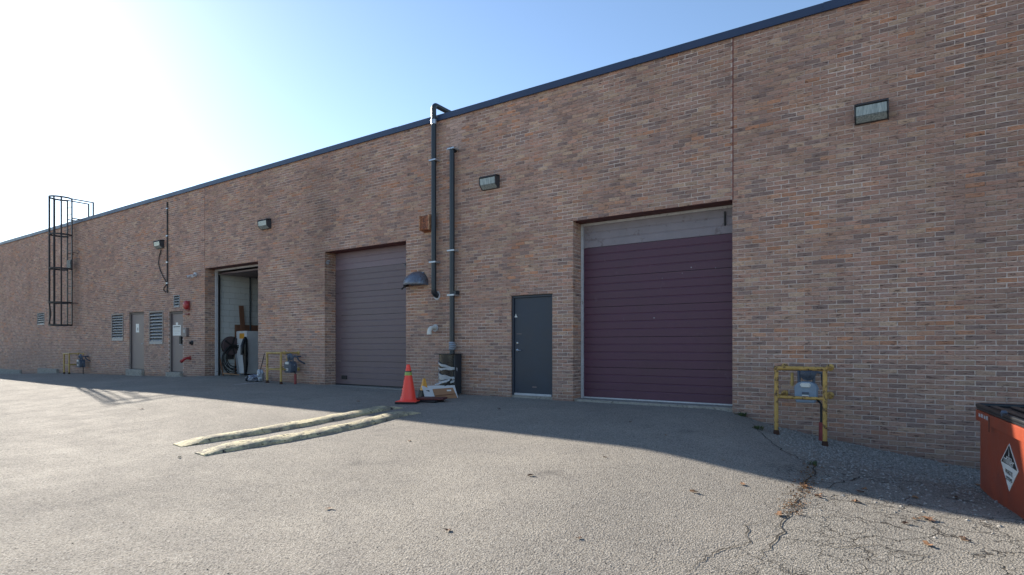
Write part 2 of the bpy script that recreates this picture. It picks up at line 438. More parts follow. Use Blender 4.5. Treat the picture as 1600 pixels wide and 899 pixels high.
def fbm(x, z, s, seed=0): return noise.fractal(Vector((x * s, z * s, seed)), 1.0, 2.0, 4)
PAL = [((186, 153, 138), 4), ((176, 145, 135), 4), ((188, 160, 142), 2.4), ((166, 138, 130), 3), ((186, 146, 132), 2.6), ((140, 122, 120), 2.2), ((196, 170, 150), 1)]
ORANGE = [(192, 148, 124), (196, 142, 112), (188, 150, 130)]
PC = [lin(c) for c, _ in PAL]; PWT = [q for _, q in PAL]; OC = [lin(c) for c in ORANGE]
def stain(x, z):
    """weathering with a shape of its own: damp runs, salt bloom, washed-out foot of the wall; returns (multiplier, bloom)"""
    mul, bloom = 1.0, 0.0
    for px, hw_, zt, zb, amt in ((500, .8, 5.9, 2.6, .45), (420, .6, 5.6, 4.3, .12), (560, .5, 5.9, 4.4, .14), (1000, .9, 6.1, 5.2, .10)):
        cx = WX(px); d = abs(x - cx) / hw_
        if d < 1 and zb - .5 < z < zt:
            mul *= 1 - amt * (1 - d) * min(1, (z - zb + .5)) * (.6 + .8 * max(0, fbm(x, z, 1.4, 5) + .4))
    cx = WX(712)
    if abs(x - cx) < .26 and 5.4 < z < 6.15: mul *= 1.45; bloom = max(bloom, .75)
    cx = WX(64)
    if abs(x - cx) < .45 and z < 1.5: bloom = max(bloom, .35)
    cx = WX(684)
    if abs(x - cx) < .28 and 1.3 < z < 2.1: mul *= 1 - .5 * (1 - abs(x - cx) / .3)
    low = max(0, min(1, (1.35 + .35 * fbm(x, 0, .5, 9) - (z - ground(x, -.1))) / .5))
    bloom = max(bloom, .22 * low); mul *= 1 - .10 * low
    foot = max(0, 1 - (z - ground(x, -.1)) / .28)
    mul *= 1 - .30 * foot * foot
    return mul, bloom
GREY = lin((166, 148, 144))
def brick_colour(x, z, rnd):
    cl = fbm(x, z * 2.4, .55, 2)
    po = max(.02, min(.55, .10 + .45 * (cl - .12)))
    if rnd.random() < po: c = rnd.choice(OC)
    else: c = rnd.choices(PC, PWT)[0]
    v = rnd.uniform(.80, 1.16) * (1 + .16 * fbm(x, z, .28, 7))
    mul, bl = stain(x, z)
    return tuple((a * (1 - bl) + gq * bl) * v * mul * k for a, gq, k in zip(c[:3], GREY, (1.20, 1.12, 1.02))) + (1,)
def brick_shape(wd, ht, rnd):              # local: u along the wall, n out of it, z up; 9 quads
    e = .004; j = lambda a: rnd.uniform(-a, a); out = .0 + j(.0032)
    bk = -.03; t1, t2 = j(.0012), j(.0012)
    fr = [(e + j(.003), out + t1, e + j(.0025)), (wd - e + j(.003), out + t2, e + j(.0025)), (wd - e + j(.003), out + t2 + j(.002), ht - e + j(.0025)), (e + j(.003), out + t1, ht - e + j(.0025))]
    md = [(j(.003), out - .004, j(.0025)), (wd + j(.003), out - .004, j(.0025)), (wd + j(.003), out - .004, ht + j(.0025)), (j(.003), out - .004, ht + j(.0025))]
    bb = [(0, bk, 0), (wd, bk, 0), (wd, bk, ht), (0, bk, ht)]
    fs = [(0, 1, 2, 3)] + [(4 + i, 4 + (i + 1) % 4, (i + 1) % 4, i) for i in range(4)] + [(8 + i, 8 + (i + 1) % 4, 4 + (i + 1) % 4, 4 + i) for i in range(4)]
    return fr + md + bb, fs
bricks = []                                # (x0, z0, width, height)
rows = int(round((TOP - Z0) / CO))
for r in range(rows):
    za = Z0 + r * CO; zm = za + CO / 2
    iv = [(XL, XR)]
    cuts = [(o['x0'], o['x1']) for o in O.values() if o['z0'] < zm < o['z1']] + [(x - .008, x + .008) for x, zt in JOINTS if zm > zt]
    for c0, c1 in cuts:
        nv = []
        for a, b in iv:
            if c1 <= a or c0 >= b: nv.append((a, b)); continue
            if c0 > a: nv.append((a, c0))
            if c1 < b: nv.append((c1, b))
        iv = nv
    off = .07 + (MOD / 2 if r % 2 else 0)
    for a, b in iv:
        i = math.floor((a - off) / MOD)
        while off + i * MOD < b:
            u0 = max(a + (0 if off + i * MOD < a else JT / 2), off + i * MOD + JT / 2); u1 = min(b, off + (i + 1) * MOD - JT / 2); i += 1
            if u1 - u0 < .035: continue
            if zm < ground(u0, -.1) - .12: continue
            bricks.append((u0, za + JT / 2, u1 - u0, CO - JT))
# mortar sheet with the openings cut out
xs = sorted(set([XL, XR] + [v for o in O.values() for v in (o['x0'], o['x1'])] + [XL + .4 * i for i in range(1, int((XR - XL) / .4))]))
zs = sorted(set([ZB, TOP] + [v for o in O.values() for v in (o['z0'], o['z1'])] + [ZB + .3 * i for i in range(1, int((TOP - ZB) / .3))]))
mm = MB(); mc = []
MCOL = lin((228, 211, 200))
YM = .0065
for i in range(len(xs) - 1):
    for k in range(len(zs) - 1):
        xc, zc = (xs[i] + xs[i + 1]) / 2, (zs[k] + zs[k + 1]) / 2
        if xs[i + 1] - xs[i] < 1e-5 or zs[k + 1] - zs[k] < 1e-5: continue
        if any(o['x0'] < xc < o['x1'] and o['z0'] < zc < o['z1'] for o in O.values()): continue
        mm.add([(xs[i], YM, zs[k]), (xs[i + 1], YM, zs[k]), (xs[i + 1], YM, zs[k + 1]), (xs[i], YM, zs[k + 1])], [(0, 1, 2, 3)])
        for q in ((xs[i], zs[k]), (xs[i + 1], zs[k]), (xs[i + 1], zs[k + 1]), (xs[i], zs[k + 1])):
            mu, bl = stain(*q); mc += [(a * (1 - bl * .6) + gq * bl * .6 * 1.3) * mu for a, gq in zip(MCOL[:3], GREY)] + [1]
def add_cols(me, cols):
    a = me.attributes.new('bcol', 'FLOAT_COLOR', 'POINT'); a.data.foreach_set('color', cols)
def raw_mesh(name, v, f, mat, cols):
    me = bpy.data.meshes.new(name); me.from_pydata(v, [], f); me.materials.append(M[mat]); add_cols(me, cols); me.update()
    return me
# reveals (mortar) of every opening, and the shell behind
for o in O.values():
    for x in (o['x0'], o['x1']):
        s_ = -1 if x == o['x0'] else 1
        mm.add([(x + s_ * .007, YM, o['z0']), (x + s_ * .007, o['r'] + .1, o['z0']), (x + s_ * .007, o['r'] + .1, o['z1']), (x + s_ * .007, YM, o['z1'])], [(0, 1, 2, 3)])
        mc += list(MCOL) * 4
    if o['z0'] > ZB:
        mm.add([(o['x0'], YM, o['z0']), (o['x1'], YM, o['z0']), (o['x1'], .3, o['z0']), (o['x0'], .3, o['z0'])], [(0, 1, 2, 3)]); mc += list(MCOL) * 4
wallme = raw_mesh('wall', mm.v, mm.f, 'mortar', mc)
wall = bpy.data.objects.new('wall', wallme); col.objects.link(wall); wall.parent = building
sh = MB(); sh.box(XL, XL + .2, .02, 24, ZB, TOP); sh.box(XR - .2, XR, .02, 24, ZB, TOP); sh.box(XL, XR, 24, 24.2, ZB, TOP)
sh.build('rear_wall', 'concrete', building)
MB().box(XL, XR, .06, 24, 5.7, 6.0).build('roof', 'roof', building)
# brick corners of the deep reveals, then all bricks
rnd = random.Random(11)
sv, sf, scol = [], [], []
def emit(origin, u, n, wd, ht, c):
    v, f = brick_shape(wd, ht, rnd); b = len(sv)
    for a, o_, z in v: sv.append((origin[0] + u[0] * a + n[0] * o_, origin[1] + u[1] * a + n[1] * o_, origin[2] + z)); scol.extend(c)
    sf.extend(tuple(i + b for i in q) for q in f)
for key in ('big', 'mid', 'open', 'black'):
    o = O[key]
    for r in range(rows):
        za = Z0 + r * CO
        if za + CO / 2 > o['z1'] or za < -.4: continue
        for x, n, u in ((o['x0'], (1, 0), (0, 1)), (o['x1'], (-1, 0), (0, 1))):
            y = .002; lens = [.1, .2127, .2127] if r % 2 else [.2127, .2127]
            for ln in lens:
                ln = min(ln, o['r'] + .05 - y)
                if ln < .03: break
                emit((x, y, za + JT / 2), u, n, ln, CO - JT, brick_colour(x + y, za, rnd)); y += ln + JT
def proj(x, z):
    p = Vector((x, 0, z)) - CAM; d = p.dot(FWD)
    return 800 + F * p.dot(RGT) / d, YH - F * p.z / d, d
cand = []
for i, (x, z, wd, ht) in enumerate(bricks):
    px, py, d = proj(x + wd / 2, z + ht / 2)
    if 5 < px < 1595 and 4 < py < 895 and wd > .2 and z > ground(x, -.1) and not (px > 1528 and py > 640): cand.append((d, i))
cand.sort(); single = set(i for _, i in cand[:300])
fullw = MOD - JT
variants = {}
for i, (x, z, wd, ht) in enumerate(bricks):
    c = brick_colour(x + wd / 2, z, rnd)
    if i in single:
        key = (min(range(len(PC + OC)), key=lambda q: sum((a - b) ** 2 for a, b in zip(c[:3], (PC + OC)[q][:3]))), rnd.randrange(6))
        if key not in variants:
            v, f = brick_shape(fullw, ht, rnd)
            me = raw_mesh('brick', [(a, -n_, zz) for a, n_, zz in v], f, 'brick', list(c) * len(v)); variants[key] = me
        b = bpy.data.objects.new('brick', variants[key]); col.objects.link(b); b.parent = wall; b.location = (x, rnd.uniform(-.001, .001), z)
    else: emit((x, 0, z), (1, 0), (0, -1), wd, ht, c)
sm = raw_mesh('brickwork', sv, sf, 'brick', scol)
bo = bpy.data.objects.new('brickwork', sm); col.objects.link(bo); bo.parent = wall; bo['kind'] = 'stuff'

# roof edge flashing in lengths
x = XL; k = 0
while x < XR:
    x2 = min(x + 3.05, XR)
    m = MB().extrude_x([(.28, TOP + .05), (.28, TOP + .128), (-.034, TOP + .128 - .004 * (k % 2)), (-.034, TOP - .004), (-.044, TOP - .012), (-.020, TOP - .012), (-.020, TOP + .10)], x + .0015, x2 - .0015)
    m.build('roof_flashing', 'flashing', building); x = x2; k += 1
for jx, jz in JOINTS:
    MB().box(jx - .0085, jx + .0085, .001, .009, jz, TOP).build('control_joint', 'caulk', building)

# ---- sectional doors
def sectional(name, o, zsill, n_sec, ribs, mats, lighttop=True, trim=True, gd=.0045):
    y = o['r']; x0, x1 = o['x0'], o['x1']; ztop = o['z1']
    d = part(name, building)
    tw = .055
    if trim:
        MB().box(x0 + .002, x0 + tw, y - .03, y + .04, zsill, ztop - .002).build('side_trim', 'trim_white', d, bevel=.004)
        MB().box(x1 - tw * .6, x1 - .002, y - .03, y + .04, zsill, ztop - .002).build('side_trim', 'trim_white', d, bevel=.004)
        MB().box(x0 + tw, x1 - tw * .6, y - .03, y + .04, ztop - .05, ztop - .002).build('head_trim', 'trim_white', d, bevel=.004)
        xa, xb, zt = x0 + tw + .004, x1 - tw * .6 - .004, ztop - .04
    else: xa, xb, zt = x0 + .004, x1 - .004, ztop - .002
    z = zsill + .03
    hsec = (zt - z) / (n_sec - .25)
    for i in range(n_sec):
        z1 = min(z + hsec, zt + .1); pr = [(y + .045, z + .002), (y, z + .002)]
        for q in range(1, ribs):
            zz = z + hsec * q / ribs
            if zz > z1 - .03: break
            pr += [(y - .001, zz - .014), (y + gd, zz - .004), (y + gd, zz + .004), (y - .001, zz + .014)]
        pr += [(y, z1 - .006), (y + .045, z1 - .006)]
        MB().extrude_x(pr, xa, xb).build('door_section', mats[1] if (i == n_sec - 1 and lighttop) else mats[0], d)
        z = z1
    MB().box(xa, xb, y - .006, y + .03, zsill + .003, zsill + .03).build('bottom_seal', 'trim_white' if trim else 'black_rubber', d, bevel=.003)
    MB().box(x0, x1, y + .06, y + .08, ZB, ztop).build('backing', 'void', d)
    # steel lintel plate over the opening
    MB().box(x0 - .012, x1 + .012, .004, o['r'] + .1, ztop + .0005, ztop + .008).build('lintel', 'lintel', building)
    MB().box(x0, x1, .05, o['r'] + .4, ZB, zsill).build('door_sill', 'concrete', building)
    return d, xa, xb, zt
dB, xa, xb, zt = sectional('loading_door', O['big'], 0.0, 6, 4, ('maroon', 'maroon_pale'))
pc = W(1133, 340, .35); MB().box(pc.x - .012, pc.x + .012, .32, .36, pc.z - .14, pc.z + .1).build('hold_bracket', 'ink', dB)
for px, py, s_ in ((1022, 497, .014), (1080, 418, .012), (1118, 419, .008), (1066, 427, .007), (1035, 435, .006)):
    q = W(px, py, .36); MB().lathe([(s_, -.002), (s_ * .6, .003)], 7, (q.x, .36, q.z), 'y').build('paint_chip', 'mark', dB)
dM, xa2, xb2, zt2 = sectional('loading_door', O['mid'], 0.0, 6, 4, ('brown_door', 'brown_pale'), True, False)
q = W(538, 591, .35); MB().box(q.x - .10, q.x + .10, .335, .365, q.z - .03, q.z + .07).build('door_latch', 'black_rubber', dM, bevel=.008)
for px, py, rev in ((519, 409, .12), (631, 414, .15)):   # photo-eye lamps in the brick reveal
    q = W(px, py, rev); xx = O['mid']['x0'] if px < 560 else O['mid']['x1']; s_ = 1 if px < 560 else -1
    t = thing('door_lamp', (xx, rev, q.z), ('small round lamp in the brown loading door recess on the open bay side' if s_ > 0 else 'small round lamp in the brown loading door recess beside the grey vent hood'), 'lamp')
    MB().box(min(0, s_ * .03), max(0, s_ * .03), -.03, .03, -.04, .05).build('lamp_box', 'trim_white', t, bevel=.006)
    MB().tube([(s_ * .025, 0, 0), (s_ * .07, -.05, -.02), (s_ * .09, -.1, -.04)], [.02, .035, .05], 12).build('lamp_head', 'galv', t, smooth=True)

# ---- open loading bay
o = O['open']; x0, x1, zt = o['x0'], o['x1'], o['z1']; y = o['r']; zs_ = .06
dO = part('loading_bay', building)
MB().box(x0 + .002, x0 + .06, y - .03, y + .05, zs_, zt - .002).build('side_trim', 'trim_white', dO, bevel=.004)
MB().box(x1 - .05, x1 - .002, y - .03, y + .05, zs_, zt - .002).build('side_trim', 'trim_white', dO, bevel=.004)
MB().box(x0 + .06, x1 - .05, y - .03, y + .05, zt - .055, zt - .002).build('head_trim', 'trim_white', dO, bevel=.004)
MB().box(x0 - .012, x1 + .012, .004, y + .1, zt + .0005, zt + .008).build('lintel', 'lintel', dO)
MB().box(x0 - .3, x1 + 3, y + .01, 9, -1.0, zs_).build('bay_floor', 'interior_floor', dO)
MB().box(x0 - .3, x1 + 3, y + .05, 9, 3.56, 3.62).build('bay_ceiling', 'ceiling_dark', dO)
# rolled up door overhead
for i in range(5):
    MB().box(x0 + .08, x1 - .06, y + .12 + i * .55, y + .12 + i * .55 + .54, 3.42, 3.47).build('raised_door_section', 'brown_door', dO)
for xx in (x0 + .07,):
    MB().box(xx - .02, xx + .015, y + .06, y + .11, zs_, 3.4).build('door_track', 'black_rubber', dO)
bw = part('block_wall', building)
xw = x0 - .05; hB, lB = .2, .4
MB().box(xw - .2, xw - .012, y + .05, 9, -.5, 3.6).build('block_wall_core', 'mortar' if False else 'concrete', bw)
for r in range(17):
    yy = y + .1 - (lB / 2 if r % 2 else 0)
    while yy < 4.4:
        MB().box(xw - .05, xw, max(yy, y + .09) + .004, yy + lB - .004, zs_ + r * hB + .004, min(zs_ + (r + 1) * hB - .004, 3.55)).build('block', 'block', bw, bevel=.004); yy += lB
MB().box(xw, x1 + 3, 4.4, 4.6, -.5, 3.6).build('partition', 'block', bw)
MB().box(x1 + 3, x1 + 3.2, y + .05, 9, -.5, 3.6).build('partition', 'block', bw)
def on_left(px, py, xx):                       # a pixel on the bay's left side wall (plane x = xx)
    r = ray(px, py); return CAM + r * ((xx - CAM.x) / r.x)
q = on_left(391, 470, xw + .06)
MB().tube([(xw + .06, q.y, 3.5), (xw + .06, q.y, 1.35)], .03, 10).build('standpipe', 'pipe', dO, smooth=True)
# junk in the bay, each a thing on its floor
def lean(name, label, cat, pxb, pxt, pyt, wd, th, mat, xx):
    b = on_left(pxb, 583, xx); tt = on_left(pxt, pyt, xw + .03 + th)
    m = MB(); a = Vector((xx, b.y, zs_)); e = Vector((xw + .02 + th, tt.y, tt.z)); m.bar(a, e, wd, th, up=(1, 0, .2))
    ob = m.build(name, mat, bevel=.003); tag(ob, label, cat); return ob
lean('timber_plank', 'tall brown plank leaning on the white block wall inside the open bay', 'plank', 385, 377, 478, .16, .035, 'wood', xw + .35)
lean('timber_plank', 'shorter brown plank leaning beside the white cabinet in the open bay', 'plank', 388, 383, 534, .10, .03, 'wood_pale', xw + .45)
lean('metal_sheet', 'narrow pale sheet leaning below the coiled hoses in the open bay', 'sheet', 376, 370, 541, .2, .02, 'louvre', xw + .3)
a = on_left(348, 573, xw + .25); b = on_left(374, 582, xw + .5)
tag(MB().bar((a.x, a.y, zs_ + .1), (b.x, b.y, zs_ + .03), .1, .04).build('floor_timber', 'wood_pale', bevel=.003), 'pale timber offcut lying on the floor of the open bay', 'timber')
a = on_left(344, 560, xw + .1); tag(MB().bar((xw + .3, a.y, zs_), (xw + .05, a.y - .02, zs_ + .75), .05, .03, up=(0, 1, 0)).build('timber_stick', 'wood', bevel=.003), 'thin stick leaning just inside the open bay door track', 'stick')
q0 = on_left(387, 560, xw + .8); q1 = on_left(386, 499, xw + .9)
t = thing('white_cabinet', (xw + .06, q0.y + .05, zs_), 'white upright cabinet standing in the open bay behind the planks', 'cabinet')
MB().box(0, .6, 0, .6, .06, 1.5).build('carcass', 'board_white', t, bevel=.012)
MB().box(.03, .57, -.022, 0, .08, 1.06).build('door', 'board_white', t, bevel=.008)
MB().box(.03, .57, -.022, 0, 1.08, 1.47).build('upper_door', 'board_white', t, bevel=.008)
MB().box(.22, .5, -.026, -.0225, 1.24, 1.42).build('sticker', 'cone_yellow', t)
MB().box(.02, .05, -.05, -.02, .5, .95).build('handle', 'black_rubber', t)
for i in (0, 1): MB().box(.05 + i * .42, .13 + i * .42, .05, .13, 0, .06).build('foot', 'black_rubber', t)
t = MB().box(xw + .02, xw + .06, q0.y - .35 + .36, q0.y + 1.9, zs_ + 1.5 - 1.46, 1.78).build('brown_panel', 'wood'); tag(t, 'large brown board standing against the block wall behind the white cabinet', 'board')
cx_, cy_ = xw + 1.05, q0.y + .02
t = thing('hanging_overalls', (xw + .75, q0.y - .05, zs_), 'dark work clothes hanging against the white cabinet in the bay', 'clothes')
m = MB(); m.tube([(.0, 0, 1.3), (0, -.01, 1.2), (.01, -.02, .9), (.0, 0, .6), (.02, 0, .25), (0, 0, .02)], [.03, .08, .09, .08, .06, .04], 12); m.build('cloth', 'bag', t, smooth=True)
m = MB(); m.tube([(.02, -.05, 1.22), (.06, -.14, 1.0), (.05, -.16, .7)], [.05, .06, .04], 8); m.build('sleeve', 'bag', t, smooth=True)
# coiled hoses on a rack
hq = on_left(361, 537, xw + .12)
t = thing('hose_rack', (xw, hq.y, zs_), 'dark coiled hoses hanging from a rack on the bay side wall', 'hose rack')
m = MB(); m.lathe([(.30, 0), (.32, .02), (.32, .10), (.30, .12)], 18, (0, 0, 0), 'z'); hub = m.build('reel', 'hood_dark', t, smooth=True); hub.rotation_euler = (0, R(90), 0); hub.location = (.02, .02, 1.0)
for k in range(5):
    a0 = k * 1.256; m = MB(); m.bar((.15, .02, 1.0), (.15, .02 + .30 * math.cos(a0), 1.0 + .30 * math.sin(a0)), .05, .02, up=(1, 0, 0)); m.build('spoke', 'black_rubber', t)
MB().box(0, .05, -.1, .14, .55, 1.1).build('bracket', 'steel', t)
for k in range(6):
    ph = random.Random(k).uniform(-.06, .06); rr = .26 + .03 * k; zc = .62 - .02 * k; m = MB()
    m.tube([(.17 + .012 * k, .05 + ph + rr * 1.0 * math.cos(a_ / 20 * 6.283), zc + rr * 1.25 * math.sin(a_ / 20 * 6.283)) for a_ in range(21)], .016, 6, False); m.build('hose', 'black_rubber', t, smooth=True)

# ---- personnel doors
def man_door(o, zsill, mat, fmat, fw, hand_left, zs2=None):
    d = part('door', building); x0, x1, zt, y = o['x0'], o['x1'], o['z1'], o['r']
    MB().box(x0 + .001, x0 + fw, y - .05, y + .06, zsill, zt - .002).build('door_frame', fmat, d, bevel=.003)
    MB().box(x1 - fw, x1 - .001, y - .05, y + .06, zsill, zt - .002).build('door_frame', fmat, d, bevel=.003)
    MB().box(x0 + fw, x1 - fw, y - .05, y + .06, zt - fw, zt - .002).build('door_frame', fmat, d, bevel=.003)
    MB().box(x0 + fw + .004, x1 - fw - .004, y - .022, y + .022, zsill + .012, zt - fw - .004).build('door_leaf', mat, d, bevel=.003)
    MB().box(x0, x1, y + .03, y + .08, ZB, zt).build('backing', 'void', d)
    hx = x0 + fw + .075 if hand_left else x1 - fw - .075
    for zz, rr in ((.94, .03), (1.09, .026)):
        MB().lathe([(rr, 0), (rr, .008), (rr * .8, .012), (rr * .4, .016), (rr * .4, .03 if zz < 1 else .018)], 16, (hx, y - .022, zsill + zz), 'y').build('lock_rose', 'chrome', d, smooth=True)
    s_ = 1 if hand_left else -1
    MB().tube([(hx, y - .05, zsill + .94), (hx, y - .066, zsill + .94), (hx + s_ * .03, y - .072, zsill + .94), (hx + s_ * .11, y - .07, zsill + .935)], .009, 8).build('door_handle', 'chrome', d, smooth=True)
    for zz in (.25, 1.05, 1.85):
        hxx = x1 - fw if hand_left else x0 + fw
        MB().tube([(hxx, y - .028, zsill + zz - .05), (hxx, y - .028, zsill + zz + .05)], .009, 8).build('hinge', 'steel', d)
    MB().box(x0 - .01, x1 + .01, .004, y + .1, zt + .0005, zt + .006).build('lintel', 'steel', d)
    return d, fw
dk, fw = man_door(O['black'], .015, 'black_door', 'black_door', .045, True)
o = O['black']; y = o['r'] - .0225
MB().box(o['x0'] + .05, o['x1'] - .05, y - .018, y, .017, .06).build('kick_strip', 'trim_white', dk, bevel=.003)
MB().box(o['x0'], o['x1'], .03, .4, ZB, .015).build('threshold', 'concrete', dk)
q = W(807, 494, .09); MB().add([(q.x - .045, y - .001, q.z - .03), (q.x + .045, y - .001, q.z - .03), (q.x + .02, y - .001, q.z + .0), (q.x, y - .001, q.z + .05), (q.x - .02, y - .001, q.z)], [(0, 1, 2, 3, 4)]).build('sticker', 'label_white', dk)
for px, py, a_, b_ in ((812, 522, .06, .008), (836, 605, .05, .012)):
    q = W(px, py, .09); MB().box(q.x - a_, q.x + a_, y - .0012, y, q.z - b_, q.z + b_).build('scuff', 'taupe', dk)
for key, zpx, pyb, pyg in (('d1', 213, 577.2, 586), ('d2', 275, 581.5, 590)):
    o = O[key]; zs3 = W(zpx, pyb).z
    d, fw = man_door(o, zs3, 'taupe', 'taupe_dark', .07, False)
    MB().box(o['x0'] - .03, o['x1'] + .03, -.10, o['r'] + .1, ZB, zs3).build('step', 'concrete', d, bevel=.012)
    yb = o['r'] - .0225
    if key == 'd1':
        q = W(216, 513, .1); MB().box(q.x - .12, q.x + .12, yb - .004, yb, q.z - .16, q.z + .16).build('notice', 'label_white', d)
        MB().box(q.x + .01, q.x + .05, yb - .006, yb - .004, q.z - .09, q.z + .02).build('notice_print', 'ink', d)
    else:
        q = W(277.5, 515.5, .1); MB().box(q.x - .27, q.x + .27, yb - .004, yb, q.z - .20, q.z + .16).build('notice', 'label_white', d)
        MB().box(q.x - .06, q.x + .08, yb - .004, yb, q.z + .165, q.z + .25).build('notice', 'label_white', d)
        for zz, hh, ww in ((.10, .03, .22), (.03, .010, .2), (-.02, .010, .18), (-.07, .010, .2), (-.12, .010, .12)):
            MB().box(q.x - ww, q.x + ww, yb - .006, yb - .004, q.z + zz - hh / 2, q.z + zz + hh / 2).build('notice_print', 'ink' if hh > .02 else 'louvre', d)
        q = W(285, 532, .06); MB().box(q.x - .16, q.x - .04, yb - .05, yb, q.z - .12, q.z + .14).build('latch_guard', 'black_rubber', d, bevel=.008)
# ---- wall louvres
for key, n, big in (('l1', 9, 1), ('l2', 9, 1), ('l3', 4, 0), ('l4', 5, 0)):
    o = O[key]; x0, x1, z0, z1 = o['x0'], o['x1'], o['z0'], o['z1']; d = part('louvre', building); fr = .06 if big else .02
    fm = 'louvre_frame' if big else 'louvre'
    MB().box(x0 + .001, x0 + fr, -.012, .1, z0, z1).build('louvre_frame', fm, d); MB().box(x1 - fr, x1 - .001, -.012, .1, z0, z1).build('louvre_frame', fm, d)
    MB().box(x0 + fr, x1 - fr, -.012, .1, z1 - fr, z1).build('louvre_frame', fm, d); MB().box(x0 + fr, x1 - fr, -.014, .1, z0, z0 + fr * 1.6).build('louvre_sill', 'louvre', d)
    MB().box(x0, x1, .12, .14, z0, z1).build('backing', 'void', d)
    hh = (z1 - z0 - 2.6 * fr) / n
    for i in range(n):
        zz = z0 + fr * 1.6 + hh * i
        MB().extrude_x([(.0, zz + .004), (.006, zz + .004), (.086, zz + hh * .8), (.080, zz + hh * .8 + .006), (.0, zz + .012 + hh * .18)], x0 + fr, x1 - fr).build('slat', 'louvre', d)
# concrete foot of the wall at the far end
for pa, pb, pt in ((-60, 34, 577), (62, 92, 576)):
    a, b = WX(pa), WX(pb); zz = W((pa + pb) / 2 if pa > 0 else 10, pt).z
    MB().box(a, b, -.09, .01, ZB, zz).build('concrete_plinth', 'concrete', building, bevel=.01)

# ------------------------------------------------------------------ things on the wall
def wall_pack(px, py, label, s=1.0):
    q = W(px, py); t = thing('wall_light', (q.x, 0, q.z), label, 'light', 'wall pack lights along the brick wall')
    hw_ = .215 * s
    pr = [(.004, -.13 * s), (-.05, -.13 * s), (-.15 * s, -.05 * s), (-.165 * s, .09 * s), (-.13 * s, .125 * s), (.004, .14 * s)]
    MB().extrude_x([(y_ * .9, z_) for y_, z_ in pr], -hw_ * .96, hw_ * .96).build('housing', 'housing', t, bevel=.004)
    MB().extrude_x([(.0, .12 * s), (-.17 * s, .095 * s), (-.178 * s, .105 * s), (-.135 * s, .14 * s), (0, .155 * s)], -hw_, hw_).build('hood', 'housing', t, bevel=.004)
    for s_ in (-1, 1):
        MB().extrude_x([(y_ * 1.04, z_ * 1.02) for y_, z_ in pr], s_ * hw_ * .93, s_ * hw_).build('end_cap', 'housing', t, bevel=.003)
    MB().extrude_x([(-.140 * s, -.042 * s), (-.150 * s, -.05 * s), (-.165 * s, .085 * s), (-.150 * s, .085 * s)], -hw_ * .90, hw_ * .90).build('lens', 'lens', t, bevel=.003)
    MB().extrude_x([(-.048, -.122 * s), (-.056, -.128 * s), (-.150 * s, -.058 * s), (-.140 * s, -.05 * s)], -hw_ * .90, hw_ * .90).build('lower_lens', 'lens', t, bevel=.003)
wall_pack(1362, 178, 'dark wall light on the bare brickwork beyond the maroon loading door')
wall_pack(768, 287, 'dark wall light above the black door, beside the two black pipes')
wall_pack(417, 351.5, 'dark wall light between the open bay and the plain brown loading door')
wall_pack(252, 383, 'dark wall light with a hanging cable beside the thin conduit')

# ladder with safety cage
XA, XB_ = WX(115), WX(115) + .46
bx_ = W(100, 508, -.5)
t = thing('caged_ladder', ((XA + XB_) / 2, 0, 1.9), 'dark steel roof ladder with hooped safety cage, fixed to the brick wall', 'ladder')
ZT = 5.3; st = -.22; half = .23
for s_ in (-1, 1):
    r_ = MB().bar((s_ * half, st, 0), (s_ * half, st, ZT), .07, .035).build('rail', 'steel', t)
    for zz in (.95, 3.05): MB().bar((s_ * half, st + .035 - .035, zz), (s_ * half, .003, zz), .05, .02).build('wall_bracket', 'steel', t)
    MB().bar((s_ * half, st, ZT - .02), (s_ * half, .55, ZT - .02), .04, .04).build('handrail', 'steel', t)
    MB().bar((s_ * half, .55, ZT), (s_ * half, .55, TOP + .12 - 1.9 - .35), .045, .045).build('handrail_post', 'steel', t)
    MB().bar((s_ * half, st, TOP + .16 - 1.9), (s_ * half, .3, TOP + .16 - 1.9), .04, .04).build('roof_bracket', 'steel', t)
for k in range(17): MB().tube([(-half, st, .15 + .3 * k), (half, st, .15 + .3 * k)], .012, 6).build('rung', 'steel', t)
def hoop(z): return [(.36 * math.cos(a_) * (1 if abs(math.cos(a_)) < .999 else 1), st - .33 * 1.0 - .38 * math.sin(a_), z) for a_ in [math.pi * i / 14 for i in range(15)]]
for z_ in (.02, .95, 2.35, 3.75, ZT - .03):
    pts = [(half, st, z_)] + [(.36, st - .16, z_)] + hoop(z_) + [(-.36, st - .16, z_), (-half, st, z_)]
    m = MB()
    for a_, b_ in zip(pts, pts[1:]): m.bar(a_, b_, .016, .065)
    m.build('hoop', 'steel', t)
for a_ in (12, 50, 90, 130, 168):
    p = (.355 * math.cos(R(a_)), st - .33 - .375 * math.sin(R(a_)))
    m = MB(); 
    if a_ == 90: m.bar((p[0], p[1], .02), (p[0] - .03, p[1] + .06, .5), .03, .05); m.bar((p[0] - .03, p[1] + .06, .5), (p[0], p[1], .95), .03, .05); m.bar((p[0], p[1], .95), (p[0], p[1], ZT), .03, .05)
    else: m.bar((p[0], p[1], 0), (p[0], p[1], ZT), .03, .05)
    m.build('cage_bar', 'steel', t)
MB().box(-.2, .2, st - .04, st + .0, 2.4, 2.75).build('warning_plate', 'housing', t)

